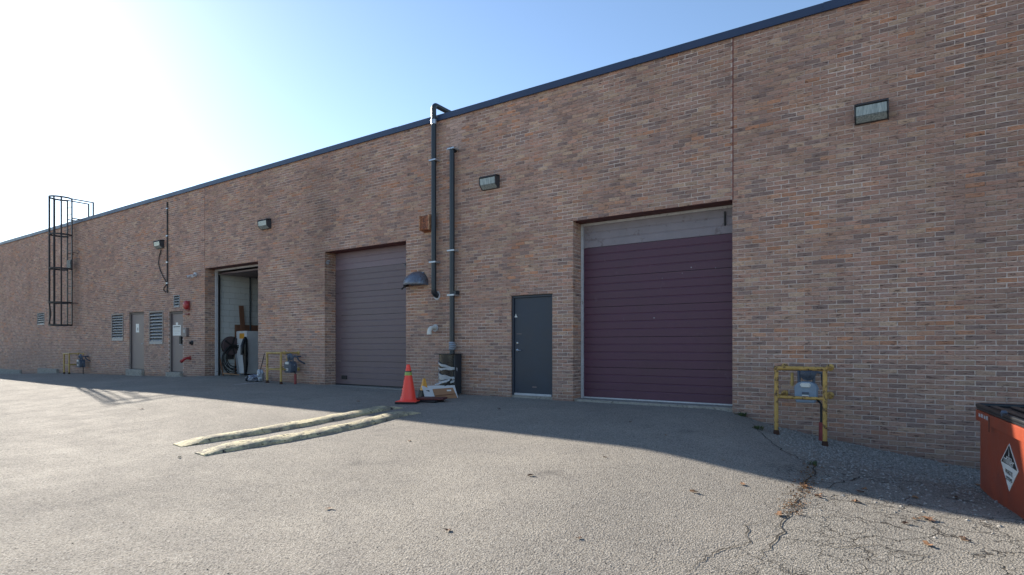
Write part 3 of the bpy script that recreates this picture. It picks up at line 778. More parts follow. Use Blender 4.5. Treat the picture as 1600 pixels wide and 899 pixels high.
# conduit with slack cable
q0, q1 = W(262.5, 316), W(262.5, 458)
t = thing('wall_conduit', (q0.x, 0, q1.z), 'thin dark vertical conduit with a slack cable beside a wall light', 'conduit')
H_ = q0.z - q1.z
MB().tube([(0, -.025, 0), (0, -.025, H_)], .024, 8).build('pipe', 'steel', t)
for zz in (.1, .33, .62, .92): MB().box(-.05, .05, -.05, .004, H_ * zz, H_ * zz + .04).build('clip', 'strap', t)
qa = W(254, 390); qb = W(260, 452)
rel = lambda p: (p.x - q0.x, -.03, p.z - q1.z)
pts = [rel(W(*p)) for p in ((253, 391), (250, 402), (249, 412), (252, 424), (257, 434), (261, 441), (261, 446), (258, 449), (257, 453), (260, 457))]
MB().tube(pts, .016, 6).build('cable', 'black_rubber', t, smooth=True)

# downpipes
def zpx(px, py): return W(px, py).z
q = W(682, 462); X1 = W(683, 320).x; rp = .058
t = thing('tall_downpipe', (X1, 0, q.z), 'tall black pipe bent over the roof edge, ending in an elbow on the wall', 'pipe')
ztop = 6.56 - q.z; yo = -.115
arc = [(0, yo + .09 - .09 * math.cos(a_), ztop - .09 + .09 * math.sin(a_)) for a_ in [R(15 * i) for i in range(7)]]
MB().tube([(0, yo, .12), (0, yo, 2.0), (0, yo, ztop - .1)] + arc + [(0, .5, ztop), ], rp, 16).build('pipe', 'pipe', t, smooth=True)
arc = [(0, yo + .12 - .12 * math.cos(a_), .12 - .12 * math.sin(a_)) for a_ in [R(15 * i) for i in range(7)]]
MB().tube(arc + [(0, .02, 0)], rp * 1.12, 16).build('elbow', 'pipe', t, smooth=True)
MB().lathe([(.10, -.012), (.10, .012)], 18, (0, 0, 0), 'y').build('wall_flange', 'trim_white', t)
MB().lathe([(rp * 1.15, 0), (rp * 1.15, .1)], 16, (0, yo, ztop - .45), 'z').build('coupling', 'strap', t, smooth=True)
for py in (253, 411):
    zz = W(683, py).z - q.z
    MB().box(-rp * 1.7, rp * 1.7, yo - rp - .006, .004, zz - .018, zz + .018).build('strap', 'strap', t, bevel=.003)
q = W(713, 545); X2 = W(711.5, 400).x
zg = ground_at(X2, -.2)
t = thing('short_downpipe', (X2, 0, zg), 'black pipe with metal straps dropping into the taped black bin', 'pipe')
zt_ = W(711.5, 233).z - zg
MB().tube([(0, yo, .85), (0, yo, zt_)], rp, 16).build('pipe', 'pipe', t, smooth=True)
MB().lathe([(rp * 1.12, 0), (rp * 1.12, .05)], 16, (0, yo, zt_ - .05), 'z').build('top_collar', 'pipe', t)
MB().tube([(0, yo, zt_ - .04), (0, .01, zt_ - .04)], rp * .8, 12).build('wall_stub', 'pipe', t)
for py in (235, 393, 462):
    zz = W(712, py).z - zg
    MB().box(-rp * 1.7, rp * 1.7, yo - rp - .006, .004, zz - .018, zz + .018).build('strap', 'strap', t, bevel=.003)
MB().box(.02, .12, yo - .02, .004, W(712, 459).z - zg - .03, W(712, 459).z - zg + .05).build('valve', 'pipe', t)
rr = random.Random(5)
for k in range(4):
    zz = .98 + .045 * k; m = MB(); m.lathe([(rp * 1.1, 0), (rp * (1.35 + rr.uniform(0, .25)), .02), (rp * 1.1, .05)], 12, (rr.uniform(-.015, .015), yo, zz), 'z'); m.build('tape_wrap', 'tape', t)

# taped black bin round the pipe foot
t = thing('taped_bin', (X2 + .0, -.24, zg), 'black plastic bin wrapped in silver tape around the pipe foot', 'bin')
m = MB(); rs = random.Random(2); n = 28; prof = [(.19, 0), (.20, .1), (.20, .3), (.205, .5), (.215, .7), (.225, .86), (.225, .885), (.05, .89)]
base = 0
for r_, h_ in prof:
    for k in range(n):
        a_ = 2 * math.pi * k / n; q_ = r_ * (1 + (.05 * math.sin(a_ * 5 + h_ * 9) + .03 * math.sin(a_ * 9 - h_ * 14)) * (1 if .05 < h_ < .85 else .3))
        m.v.append((q_ * math.cos(a_), q_ * math.sin(a_) * .82, h_))
for i in range(len(prof) - 1):
    for k in range(n): m.f.append((i * n + k, i * n + (k + 1) % n, (i + 1) * n + (k + 1) % n, (i + 1) * n + k))
m.f.append(tuple(reversed(range(n)))); m.f.append(tuple((len(prof) - 1) * n + k for k in range(n)))
m.build('bin_body', 'bag', t, smooth=True)
MB().box(-.25, .25, -.2, .2, .885, .905).build('bin_lid', 'black_plastic', t, bevel=.008)
MB().box(.13, .24, -.06, .16, .02, .9).build('corner_post', 'pipe', t, bevel=.006)
for h0, dh, ww in ((.76, -.22, .05), (.56, .02, .045), (.50, -.16, .05), (.35, .02, .055), (.44, -.10, .04), (.28, .02, .05)):
    m = MB()
    for k in range(25):
        a_ = -math.pi * 1.08 + math.pi * 1.16 * k / 24; hh = h0 + dh * k / 24 + .008 * math.sin(k)
        rd = .203 + .03 * hh + .022
        for e in (-1, 1): m.v.append((rd * math.cos(a_), rd * .84 * math.sin(a_), hh + e * ww / 2))
        for e in (-1, 1): m.v.append(((rd - .02) * math.cos(a_), (rd - .02) * .84 * math.sin(a_), hh + e * ww / 2))
    for k in range(24):
        b_ = 4 * k
        for i, j in ((0, 1), (1, 3), (3, 2), (2, 0)): m.f.append((b_ + i, b_ + j, b_ + 4 + j, b_ + 4 + i))
    m.build('tape_band', 'tape', t)

# vents
q = W(671, 350)
t = thing('rusty_vent', (q.x, 0, q.z), 'rusty square metal vent hood beside the tall black pipe', 'vent')
MB().box(-.16, .16, -.03, .004, -.2, .2).build('back_plate', 'rust', t, bevel=.004)
MB().extrude_x([(-.02, -.17), (-.16, -.17), (-.18, -.15), (-.16, .15), (-.10, .18), (-.02, .18)], -.14, .14).build('hood', 'rust', t, bevel=.006)
MB().box(-.15, -.125, -.195, -.02, -.175, .175).build('side_flap', 'rust_pale', t, bevel=.003)
MB().box(.125, .15, -.195, -.02, -.175, .175).build('side_flap', 'rust_pale', t, bevel=.003)
q = W(653, 437)
t = thing('vent_hood', (q.x, 0, q.z), 'dented grey half-round vent hood on the wall beside the brown loading door', 'vent')
for nm, sc_, mt_ in (('hood_shell', 1.0, 'galv'), ('hood_lining', .93, 'hood_dark')):
    m = MB(); n1, n2 = 8, 18
    for i in range(n1 + 1):
        v_ = R(90) * i / n1
        for k in range(n2 + 1):
            u_ = math.pi * k / n2; dn = 1 + .05 * math.sin(3 * u_ + 1) * math.sin(v_ * 2) - .08 * math.exp(-((u_ - 2.1) / .3) ** 2)
            m.v.append((.33 * sc_ * math.cos(u_), -.34 * sc_ * math.sin(u_) ** .8 * math.sin(v_) * dn if 0 < k < n2 else 0.0, -.15 + .34 * sc_ * math.sin(u_) ** .8 * math.cos(v_) * dn if 0 < k < n2 else -.15))
    for i in range(n1):
        for k in range(n2):
            a_ = i * (n2 + 1) + k; m.f.append((a_, a_ + 1, a_ + n2 + 2, a_ + n2 + 1))
    o_ = m.build(nm, mt_, t, smooth=True)
    sd = o_.modifiers.new('thickness', 'SOLIDIFY'); sd.thickness = .006
MB().tube([(-.24, -.10, -.15), (-.32, -.14, -.17), (-.38, -.15, -.22)], .022, 8).build('bent_lip', 'steel', t, smooth=True)
MB().box(-.2, .2, -.03, .004, -.14, .16).build('back_plate', 'galv', t)
q = W(680, 514)
t = thing('white_pipe_elbow', (q.x, 0, q.z), 'short white plastic pipe elbow poking out of the brick wall', 'pipe')
MB().tube([(0, .01, .02), (0, -.10, .02)] + [(0, -.10 - .1 * math.sin(R(a_)), .02 - .1 * (1 - math.cos(R(a_)))) for a_ in (20, 40, 60, 80, 90)] + [(0, -.2, -.12)], .05, 16).build('elbow', 'pvc', t, smooth=True)
MB().lathe([(.058, 0), (.058, .05)], 16, (0, -.2, -.135), 'z').build('socket', 'pvc', t, smooth=True)
MB().lathe([(.09, -.004), (.085, .008)], 14, (0, 0, .02), 'y').build('sealant', 'mark', t)

# fire bell, standpipe fittings and small boxes by the two taupe doors
q = W(294.5, 478)
t = thing('fire_bell', (q.x, 0, q.z), 'round red alarm bell on the wall above the far taupe door side', 'bell')
t['label'] = 'round red alarm bell on the wall above the small keypad box'
MB().box(-.10, .10, -.06, .004, -.16, .16).build('back_box', 'red_old', t, bevel=.008)
MB().lathe([(.145, .06), (.15, .07), (.14, .11), (.10, .14), (.03, .15)], 24, (0, 0, .02), 'y').build('gong', 'red', t, smooth=True)
MB().box(-.10, .10, -.07, .004, -.30, -.26).build('bell_shelf', 'red_old', t, bevel=.01)
q = W(297, 562)
t = thing('red_pipe_stub', (q.x, 0, q.z), 'bent red fire pipe stub low on the wall beside the open bay', 'pipe')
MB().tube([(0, .01, .05), (0, -.12, .05), (-.05, -.15, .02), (-.16, -.19, -.05)], [.04, .04, .045, .04], 12).build('pipe', 'red', t, smooth=True)
MB().tube([(-.15, -.185, -.045), (-.19, -.2, -.07)], .055, 12).build('cap', 'red_old', t, smooth=True)
MB().lathe([(.08, -.004), (.08, .02)], 16, (0, 0, .05), 'y').build('flange', 'red_old', t)
q = W(292, 519.5)
t = thing('keypad_box', (q.x, 0, q.z), 'small grey keypad box on the wall right beside the door with the white notice', 'box')
MB().box(-.13, .13, -.09, .004, -.15, .15).build('case', 'louvre_frame', t, bevel=.012); MB().box(-.07, .07, -.096, -.09, -.02, .09).build('cover', 'louvre', t, bevel=.002)
q = W(300, 536)
t = thing('outdoor_socket', (q.x, 0, q.z), 'little black round socket cover on the brick beside the keypad box', 'socket')
MB().lathe([(.07, -.004), (.07, .02), (.045, .04), (.045, .09)], 14, (0, 0, 0), 'y').build('knob', 'ink', t, smooth=True)
MB().lathe([(.09, -.004), (.09, .008)], 14, (0, 0, 0), 'y').build('plate', 'steel', t)
q = W(306, 430.5)
t = thing('twin_spotlight', (q.x, 0, q.z), 'small pale twin spotlight on the wall above the alarm bell', 'spotlight')
MB().lathe([(.08, -.004), (.08, .04), (.05, .05)], 14, (0, 0, .02), 'y').build('mount', 'trim_white', t, smooth=True)
for s_ in (-1, 1):
    MB().tube([(0, -.05, .02), (s_ * .07, -.09, .0)], .018, 8).build('arm', 'trim_white', t)
    MB().tube([(s_ * .06, -.08, .02), (s_ * .10, -.13, -.02), (s_ * .15, -.2, -.06)], [.02, .035, .05], 12).build('lamp_head', 'trim_white', t, smooth=True)

# ------------------------------------------------------------------ gas meters behind yellow frames
def gas_meter(label_f, label_m, bl, br, wd, stand, ht, lower, grp, mat='yellow', red=True, hoz=1.0):
    zl = ground_at(bl.x, bl.y); zr = ground_at(br.x, br.y); zt = max(zl, zr) + ht
    o3 = Vector((bl.x, 0, zl)); X = br.x - bl.x; ys = bl.y
    t = thing('guard_frame', (bl.x, ys, zl), label_f, 'guard rail', grp)
    rz = zt - zl; r_ = .03
    MB().tube([(0, 0, -.05), (0, 0, rz)], r_, 12).build('post', mat, t, smooth=True)
    MB().tube([(X, 0, zr - zl - .05), (X, 0, rz)], r_, 12).build('post', mat, t, smooth=True)
    for xx, zz in ((0, 0), (X, zr - zl)): MB().lathe([(.045, -.01), (.04, .05), (.032, .07)], 12, (xx, 0, zz), 'z').build('rusty_foot', 'rustdark', t, smooth=True)
    MB().tube([(-.03, 0, rz), (X + .03, 0, rz)], r_, 12).build('top_rail', mat, t, smooth=True)
    MB().tube([(0, 0, rz - lower), (X, 0, rz - lower)], r_ * .75, 12).build('middle_rail', mat, t, smooth=True)
    for zz in (rz, rz - lower):
        for xx in (0, X):
            MB().tube([(xx, 0, zz), (xx, -ys - .02, zz)], r_ * .75, 10).build('wall_arm', mat, t, smooth=True)
            MB().lathe([(.055, -.004), (.055, .012), (.03, .02)], 12, (xx, -ys, zz), 'y').build('arm_flange', mat, t)
    c = Vector((bl.x + X * .56, ys + .36, zl)) if stand > .6 else Vector((bl.x + X * (.85 if hoz == 1 else hoz), ys + .25, zl))
    m_ = thing('gas_meter', (c.x, c.y, zl), label_m, 'gas meter', grp + ' meters')
    zb = rz - lower - .05
    # meter body: two cast halves with a seam
    pts = [(-.13, 0), (.13, 0), (.155, .06), (.16, .22), (.13, .27), (.06, .30), (-.06, .30), (-.13, .27), (-.16, .22), (-.155, .06)]
    for (ya, yb_, sc) in ((-.11, -.004, .94), (.004, .10, .94)):
        mm_ = MB(); n_ = len(pts)
        mm_.v = [(x_ * (sc if yy in (-.11, .10) else 1), yy, zb - .04 + z_ * 1.05) for yy in (ya, yb_) for x_, z_ in pts]
        mm_.f = [tuple(range(n_)), tuple(range(n_, 2 * n_))] + [(i, (i + 1) % n_, n_ + (i + 1) % n_, n_ + i) for i in range(n_)]
        mm_.build('meter_half', 'meter' if hoz == 1 else 'meter_dark', m_, bevel=.012)
    MB().box(-.17, .17, -.012, .012, zb + .155, zb + .185).build('seam_band', 'meter', m_, bevel=.003)
    mm_ = MB(); mm_.v = [(-.06, -.112, zb + .19), (.06, -.112, zb + .19), (.075, -.112, zb + .23), (.05, -.112, zb + .26), (-.05, -.112, zb + .26), (-.075, -.112, zb + .23),
                         (-.05, -.135, zb + .195), (.05, -.135, zb + .195), (.065, -.135, zb + .23), (.045, -.135, zb + .252), (-.045, -.135, zb + .252), (-.065, -.135, zb + .23)]
    mm_.f = [tuple(range(6)), tuple(range(6, 12))] + [(i, (i + 1) % 6, 6 + (i + 1) % 6, 6 + i) for i in range(6)]; mm_.build('dial', 'label_white', m_)
    MB().box(-.045, .045, -.122, -.108, zb + .02, zb + .08).build('plate', 'label_white', m_); MB().box(-.045, .045, -.124, -.108, zb + .085, zb + .12).build('plate_red', 'meter_dark', m_)
    MB().box(-.04, .04, -.124, -.108, zb + .045, zb + .06).build('plate_print', 'red_old', m_)
    # piping, regulator
    MB().tube([(-.1, 0, zb + .25), (-.1, 0, zb + .40), (-.11, .03, zb + .44), (-.16, .04, zb + .46), (-.22, .04, zb + .46)], .024, 10).build('inlet_pipe', 'meter_dark', m_, smooth=True)
    MB().tube([(-.2, .03, zb + .20), (-.2, .03, zb + .40)], .022, 10).build('side_pipe', 'yellow2', m_, smooth=True)
    MB().tube([(.1, 0, zb + .25), (.1, 0, zb + .36), (.13, .02, zb + .42), (.2, .05, zb + .40), (.21, .1, zb + .30), (.2, -ys - .25 if stand < .6 else .25, zb + .2)], .022, 10).build('outlet_pipe', 'meter_dark', m_, smooth=True)
    MB().lathe([(.03, .0), (.10, .015), (.105, .03), (.085, .05), (.05, .065), (.045, .10), (.02, .11)], 20, (.02, -.0, zb + .39), 'y').build('regulator', 'meter_dark', m_, smooth=True)
    MB().tube([(.02, .02, zb + .40), (.02, -c.y + .02, zb + .40)], .022, 10).build('supply_pipe', 'meter_dark', m_, smooth=True)
    MB().lathe([(.045, 0), (.05, .03), (.03, .07)], 14, (.0, 0, zb + .30), 'z').build('union', 'meter', m_, smooth=True)
    gz = ground_at(c.x + .2, c.y) - zl
    if red: MB().tube([(.2, .0, gz - .05), (.2, .0, gz + .28)], .034, 12).build('riser_sleeve', 'red_old', m_, smooth=True)
    MB().tube([(.2, 0, gz), (.2, 0, zb - .06), (.15, 0, zb + .0)], .016, 8).build('riser', 'black_rubber', m_, smooth=True)
    return t
bl = W(1213, 678, -.75); br = W(1289, 697, -.75)
bl.z = 0
gas_meter('chipped yellow pipe frame standing on the gravel strip', 'blue grey gas meter behind the chipped yellow frame on the gravel', bl, br, .6, .75, .99, .43, 'yellow gas meter guards')
bl = W(417.5, 600, -.55); br = W(439, 602, -.55)
gas_meter('yellow pipe frame between the open bay and the brown loading door', 'gas meter behind the yellow frame beside the open bay', bl, br, .6, .5, .83, .45, 'yellow gas meter guards', 'yellow2', True, 1.12)
bl = W(100, 586.5, -.5); br = W(108, 587, -.5)
gas_meter('small yellow pipe frame below the caged ladder', 'gas meter behind the small yellow frame below the caged ladder', bl, br, .6, .5, .82, .45, 'yellow gas meter guards', 'yellow2', False, 1.9)
# plastic wrapped rubbish by the open bay
q = G(391, 597)
t = thing('rubbish_heap', (q.x, q.y + .1, q.z), 'crumpled grey plastic rubbish at the wall corner beside the open bay', 'rubbish')
def blob(name, c, s_, seed, mat, par):
    bm = bmesh.new(); bmesh.ops.create_icosphere(bm, subdivisions=3, radius=1)
    for v in bm.verts:
        n_ = noise.fractal(v.co * 1.7 + Vector((seed, 0, 0)), 1, 2, 4); p = v.co * (1 + .35 * n_)
        v.co = Vector((c[0] + p.x * s_[0], c[1] + p.y * s_[1], max(0.0, c[2] + p.z * s_[2])))
    me = bpy.data.meshes.new(name); bm.to_mesh(me); bm.free(); me.materials.append(M[mat]); ob = bpy.data.objects.new(name, me); col.objects.link(ob); ob.parent = par
blob('wrap', (0, 0, .09), (.2, .14, .11), 3, 'galv', t); blob('black_bag', (-.22, .04, .07), (.16, .14, .09), 8, 'bag', t); blob('paper', (.2, .08, .18), (.12, .1, .18), 14, 'tape', t)
MB().bar((.1, .06, .02), (.22, .2, .8), .05, .02).build('stick', 'steel', t)

# ------------------------------------------------------------------ kerbs, cones and litter by the brown door
def kerb(pts, label, seed):
    P = [G(*p) for p in pts]; rnd_ = random.Random(seed); Q = []
    for a_, b_ in zip(P, P[1:]):
        n_ = max(2, int((b_ - a_).length / .09))
        for k in range(n_): Q.append(a_.lerp(b_, k / n_))
    Q.append(P[-1]); t_ = thing('yellow_kerb', Q[0], label, 'kerb', 'worn yellow kerbs'); m_ = MB()
    sec = [(-1, 0), (-.95, .40), (-.78, .70), (-.35, .94), (.35, 1), (.8, .8), (.97, .4), (1, 0)]; N = len(Q)
    for i, q_ in enumerate(Q):
        d_ = Q[min(i + 1, N - 1)] - Q[max(i - 1, 0)]; d_.z = 0; d_.normalize(); s_ = Vector((-d_.y, d_.x, 0))
        en = min(1, .2 + min(i, N - 1 - i) / 4)
        for j, (a_, h_) in enumerate(sec):
            nn = noise.fractal(Vector((i * .35, j * .9, seed)), 1, 2, 3)
            ww = .145 * (1 + .14 * nn); hh = .066 * en * (1 + .22 * nn - .10 * max(0, noise.noise(Vector((i * .12, seed, 4)))))
            p = q_ + s_ * a_ * ww; m_.v.append((p.x - Q[0].x, p.y - Q[0].y, ground_at(p.x, p.y) - Q[0].z + (h_ * hh if 0 < j < 7 else -.01)))
    for i in range(N - 1):
        for j in range(7): b_ = i * 8 + j; m_.f.append((b_, b_ + 1, b_ + 9, b_ + 8))
    m_.f.append(tuple(range(8))); m_.f.append(tuple((N - 1) * 8 + j for j in range(8)))
    m_.build('kerb_body', 'kerb', t_, smooth=True)
    # chips broken off alongside
    for k in range(7):
        q_ = Q[rnd_.randrange(N)]; blob('chip', (q_.x - Q[0].x + rnd_.uniform(-.2, .2), q_.y - Q[0].y - .2, q_.z - Q[0].z), (.02, .02, .012), k, 'kerb', t_)
kerb([(276, 697), (330, 688), (400, 677), (470, 665), (540, 652), (600, 640), (622, 637)], 'long worn yellow kerb leading up to the orange cone', 4)
kerb([(312, 711), (370, 700), (440, 689), (510, 676), (570, 663), (620, 650), (648, 645)], 'long worn yellow kerb farther from the open bay, its end short of the cone', 9)

q = G(638, 630)
t = thing('traffic_cone', q, 'tall orange traffic cone with a lime band at the kerb end', 'cone')
hc = .74
bp = [(-.2, -.2), (.2, -.2), (.2, .2), (-.2, .2)]
MB().box(-.21, .21, -.21, .21, 0, .035).build('base', 'black_rubber', t, bevel=.012)
MB().box(-.2, .2, -.2, .2, .0355, .05).build('base_flange', 'cone', t, bevel=.006)
rc = lambda h_: .158 - (.158 - .035) * (h_ - .05) / (hc - .05)
MB().lathe([(.175, .05), (.16, .065)] + [(rc(h_), h_) for h_ in (.1, .2, .3, .4, .5, .6, .7)] + [(rc(.735), .735), (.02, .745)], 28).build('body', 'cone', t, smooth=True)
MB().lathe([(rc(.535) + .002, .535), (rc(.60) + .002, .60)], 28).build('lime_band', 'cone_band', t, smooth=True)
MB().lathe([(rc(.60) + .002, .6), (rc(.62) + .002, .62)], 28).build('grey_band', 'housing', t, smooth=True)
t.rotation_euler = (0, 0, R(28))
for k in range(13):                       # vertical lettering, too small to read
    if k in (4, 9): continue
    h_ = .15 + k * .03; a_ = R(213); r_ = rc(h_) + .0015
    cxx, cyy = r_ * math.cos(a_), r_ * math.sin(a_); tx, ty = -math.sin(a_), math.cos(a_)
    m = MB(); m.bar((cxx - tx * .012, cyy - ty * .012, h_), (cxx + tx * .012, cyy + ty * .012, h_), .004, .018); m.build('lettering', 'ink', t)
q = G(655, 626); q = Vector((q.x + .02, q.y + .12, q.z))
t = thing('small_cone', q, 'small yellow cone on a black foot behind the orange cone', 'cone', rz=.4)
m = MB(); m.lathe([(.17, 0), (.17, .03), (.13, .06), (.115, .2)], 4); m.build('foot', 'black_rubber', t, bevel=.008)
m = MB(); m.lathe([(.088, .2), (.03, .43), (.012, .44)], 4); m.build('body', 'cone_yellow', t, bevel=.004)
q = G(668, 628)
t = thing('rubber_mats', (q.x, q.y + .05, q.z), 'flattened dark rubber bases heaped beside the orange cone', 'rubber mat', rz=.15)
m = MB(); m.box(-.28, .26, -.2, .14, 0, .04); m.build('mat', 'black_rubber', t, bevel=.015)
m = MB(); m.box(-.22, .33, -.16, .16, .043, .085); o_ = m.build('mat', 'lintel', t, bevel=.015); o_.rotation_euler = (0, 0, .3)
m = MB(); m.box(-.36, -.05, -.3, -.1, 0, .03); m.build('mat', 'black_rubber', t, bevel=.012)
qa = G(666, 626.5); qb = G(716, 621.8)
t = thing('flattened_carton', (qa.x, qa.y, qa.z), 'white panel with a brown cardboard face leaning on the black bin', 'carton', rz=math.atan2(qb.y - qa.y, qb.x - qa.x))
Lc = (qb - qa).length * 1.0
m = MB(); m.add([(0, 0, 0), (Lc, 0, 0), (Lc - .02, .10, .27), (-.02, .12, .29), (0, .02, 0), (Lc, .02, 0), (Lc - .02, .12, .27), (-.02, .14, .29)], [(0, 1, 2, 3), (4, 5, 6, 7), (0, 1, 5, 4), (1, 2, 6, 5), (2, 3, 7, 6), (3, 0, 4, 7)]); m.build('white_panel', 'board_white', t)
m = MB(); m.add([(.22, -.004, .015), (Lc - .03, -.004, .015), (Lc - .09, .079, .225), (.20, .081, .22), (.22, -.016, .015), (Lc - .03, -.016, .015), (Lc - .09, .066, .225), (.20, .066, .22)], [(0, 1, 2, 3), (4, 5, 6, 7), (0, 1, 5, 4), (1, 2, 6, 5), (2, 3, 7, 6), (3, 0, 4, 7)]); m.build('card_face', 'card', t)
m = MB(); m.add([(.22, -.0175, .085), (Lc - .05, -.0175 + .024, .095), (Lc - .05, .012, .105), (.22, -.0145 + .02, .095)], [(0, 1, 2, 3)]); m.build('card_fold', 'wood', t)
m = MB(); m.add([(Lc - .26, .036, .16), (Lc - .15, .036, .16), (Lc - .15, .047, .19), (Lc - .26, .047, .19)], [(0, 1, 2, 3)]); m.build('card_label', 'label_white', t)
t = thing('scrap_frames', (qa.x - .02, qa.y + .22, qa.z), 'thin dark and white strips propped behind the cardboard face', 'scrap', rz=math.atan2(qb.y - qa.y, qb.x - qa.x))
MB().bar((0, .02, .02), (.5, .06, .40), .04, .03).build('dark_strip', 'black_rubber', t)
MB().bar((.10, .06, .30), (.46, .07, .38), .05, .02).build('white_strip', 'board_white', t)
MB().bar((.12, .085, 0), (.12, .085, .28), .04, .02).build('dark_strip', 'black_rubber', t); MB().bar((.46, .085, 0), (.46, .085, .36), .04, .02).build('dark_strip', 'black_rubber', t)
MB().box(-.05, .5, .06, .1, 0, .27).build('dark_panel', 'bag', t)

# ------------------------------------------------------------------ the dumpster
c0 = G(1531.5, 767)
dv = FWD + RGT * ((1288 - 800) / F); dv.normalize()
ang = math.atan2(-dv.y, -dv.x)            # local +x runs along the labelled side towards the open lot
t = thing('waste_dumpster', c0, 'orange steel dumpster with a black lid at the end of the wall', 'dumpster', rz=ang)
# local frame: x along the side (towards the lot), y to the far side of the bin (away from the label face)
Lg, Wd, Hg = 1.75, 1.9, .92
zfl = .03
inv = Matrix.Translation(c0) @ Matrix.Rotation(ang, 4, 'Z'); iv_ = inv.inverted()
def face_px(px, py):
    o_ = iv_ @ CAM; d_ = iv_.to_3x3() @ ray(px, py); tt = -o_.y / d_.y; return o_ + d_ * tt
m = MB()
def shell(z0, z1, ins):
    return [(ins, ins, 0)]
vv = []
for z_, e in ((zfl, .0), (Hg - .12, .0)):
    vv += [(0, 0, z_), (Lg - (.12 if z_ < .5 else 0), 0, z_), (Lg - (.12 if z_ < .5 else 0), Wd, z_), (0, Wd, z_)]
m.add(vv, [(0, 3, 2, 1), (4, 5, 6, 7), (0, 1, 5, 4), (1, 2, 6, 5), (2, 3, 7, 6), (3, 0, 4, 7)])
m.build('bin_body', 'orange_bin', t, bevel=.006)
for yy, ya in ((-.035, .0), (Wd, Wd + .035)): MB().box(-.03, Lg + .03, yy, ya, Hg - .14, Hg - .02).build('rim_channel', 'orange_bin', t, bevel=.008)
MB().box(-.035, -.001, .001, Wd - .001, Hg - .14, Hg - .02).build('rim_channel', 'orange_bin', t, bevel=.008); MB().box(Lg + .001, Lg + .035, .001, Wd - .001, Hg - .14, Hg - .02).build('rim_channel', 'orange_bin', t, bevel=.008)
for xx in (.15, Lg - .4):
    for yy in (.1, Wd - .25): MB().box(xx, xx + .15, yy, yy + .15, 0, zfl - .001).build('skid', 'bin_rust', t)
MB().box(.7, 1.5, -.12, -.036, .42, .56).build('fork_pocket', 'orange_bin', t, bevel=.008) if False else None
# lid: two ribbed black panels with a rolled edge
for h0, h1, mt in ((.0, .93, 'black_plastic'), (.96, 1.93, 'black_plastic')):
    ld = MB().box(-.03, Lg + .03, h0 - .03, h1 - .03, Hg - .018, Hg + .012).build('lid', mt, t, bevel=.01)
    for k in range(5):
        yy = h0 + .06 + k * .17; MB().box(.12, Lg - .1, yy, yy + .07, Hg + .0125, Hg + .035).build('lid_rib', mt, ld, bevel=.012)
    MB().tube([(-.02, h0 - .015, Hg + .025), (Lg + .02, h0 - .015, Hg + .025), (Lg + .02, h1 - .045, Hg + .025), (-.02, h1 - .045, Hg + .025), (-.02, h0 - .015, Hg + .025)], .024, 10).build('lid_edge', mt, ld, smooth=True)
MB().tube([(-.03, -.01, Hg + .03), (-.03, Wd + .01, Hg + .03)], .02, 10).build('hinge_rod', 'black_plastic', t, smooth=True)
p_ = face_px(1573, 650)
MB().lathe([(.018, 0), (.024, .015), (.03, .04), (.018, .06)], 12, (p_.x, -.02, Hg + .01), 'z').build('lid_knob', 'meter_dark', t, smooth=True)
for k, (px, py) in enumerate(((1537, 647), (1541, 649), (1545.5, 651), (1549, 653))):
    p_ = face_px(px, py); MB().box(p_.x - .035, p_.x + .035 * (1 if k != 2 else .6), -.0375, -.0352, Hg - .085, Hg - .05 + .005 * (k % 2)).build('stencil_mark', 'mark', t)
MB().box(.55, .60, -.037, -.0352, Hg - .2, Hg - .04).build('wear_patch', 'bin_rust', t)
# diamond label
pt, pr_, pb, pl = face_px(1580.5, 695), face_px(1592, 737), face_px(1575, 766), face_px(1564.5, 720)
cxx = (pl.x + pr_.x) / 2; hwid = (pr_.x - pl.x) / 2; zt1, zb1 = pt.z, pb.z; zm1 = (pl.z + pr_.z) / 2
def dia(s_, yy, z_off=0): return [(cxx, yy, zm1 + (zt1 - zm1) * s_), (cxx + hwid * s_, yy, zm1), (cxx, yy, zm1 + (zb1 - zm1) * s_), (cxx - hwid * s_, yy, zm1)]
def plate(name, poly, thick, mat, par):
    n_ = len(poly); m_ = MB(); m_.v = [tuple(p) for p in poly] + [(p[0], p[1] + thick, p[2]) for p in poly]
    m_.f = [tuple(range(n_)), tuple(range(2 * n_ - 1, n_ - 1, -1))] + [(i, (i + 1) % n_, n_ + (i + 1) % n_, n_ + i) for i in range(n_)]
    return m_.build(name, mat, par)
lb = plate('diamond_label', dia(1, -.004), .0035, 'label_white', t)
s_ = .93; d_ = dia(s_, -.0055)
zk = zm1 - .012
plate('label_top', [d_[0], (cxx + hwid * s_ * .98, -.0055, zk + .01), (cxx + hwid * .4, -.0055, zk + .012), (cxx, -.0055, zk + .016), (cxx - hwid * .4, -.0055, zk + .012), (cxx - hwid * s_ * .98, -.0055, zk + .01)], .0012, 'ink', lb)
hh = zt1 - zm1
plate('label_tower', [(cxx - .012, -.0068, zk + .10), (cxx - .006, -.0068, zk + hh * .55), (cxx, -.0068, zk + hh * .88), (cxx + .006, -.0068, zk + hh * .55), (cxx + .012, -.0068, zk + .10)], .001, 'label_white', lb)
for dx_, h_ in ((-.07, .32), (-.04, .42), (.045, .40), (.075, .3)): plate('label_tower', [(cxx + dx_ - .010, -.0068, zk + .09), (cxx + dx_ - .010, -.0068, zk + hh * h_), (cxx + dx_ + .010, -.0068, zk + hh * h_), (cxx + dx_ + .010, -.0068, zk + .09)], .001, 'label_white', lb)
def put_text(body, size, z_, mat, sx=1.0, yy=-.0075):
    me = text_mesh(body, size, .0005); me.materials.append(M[mat])
    ob = bpy.data.objects.new('label_lettering', me); col.objects.link(ob); ob.parent = lb
    ob.rotation_euler = (R(90), 0, 0); ob.location = (cxx, yy, z_); ob.scale = (sx, 1, 1)
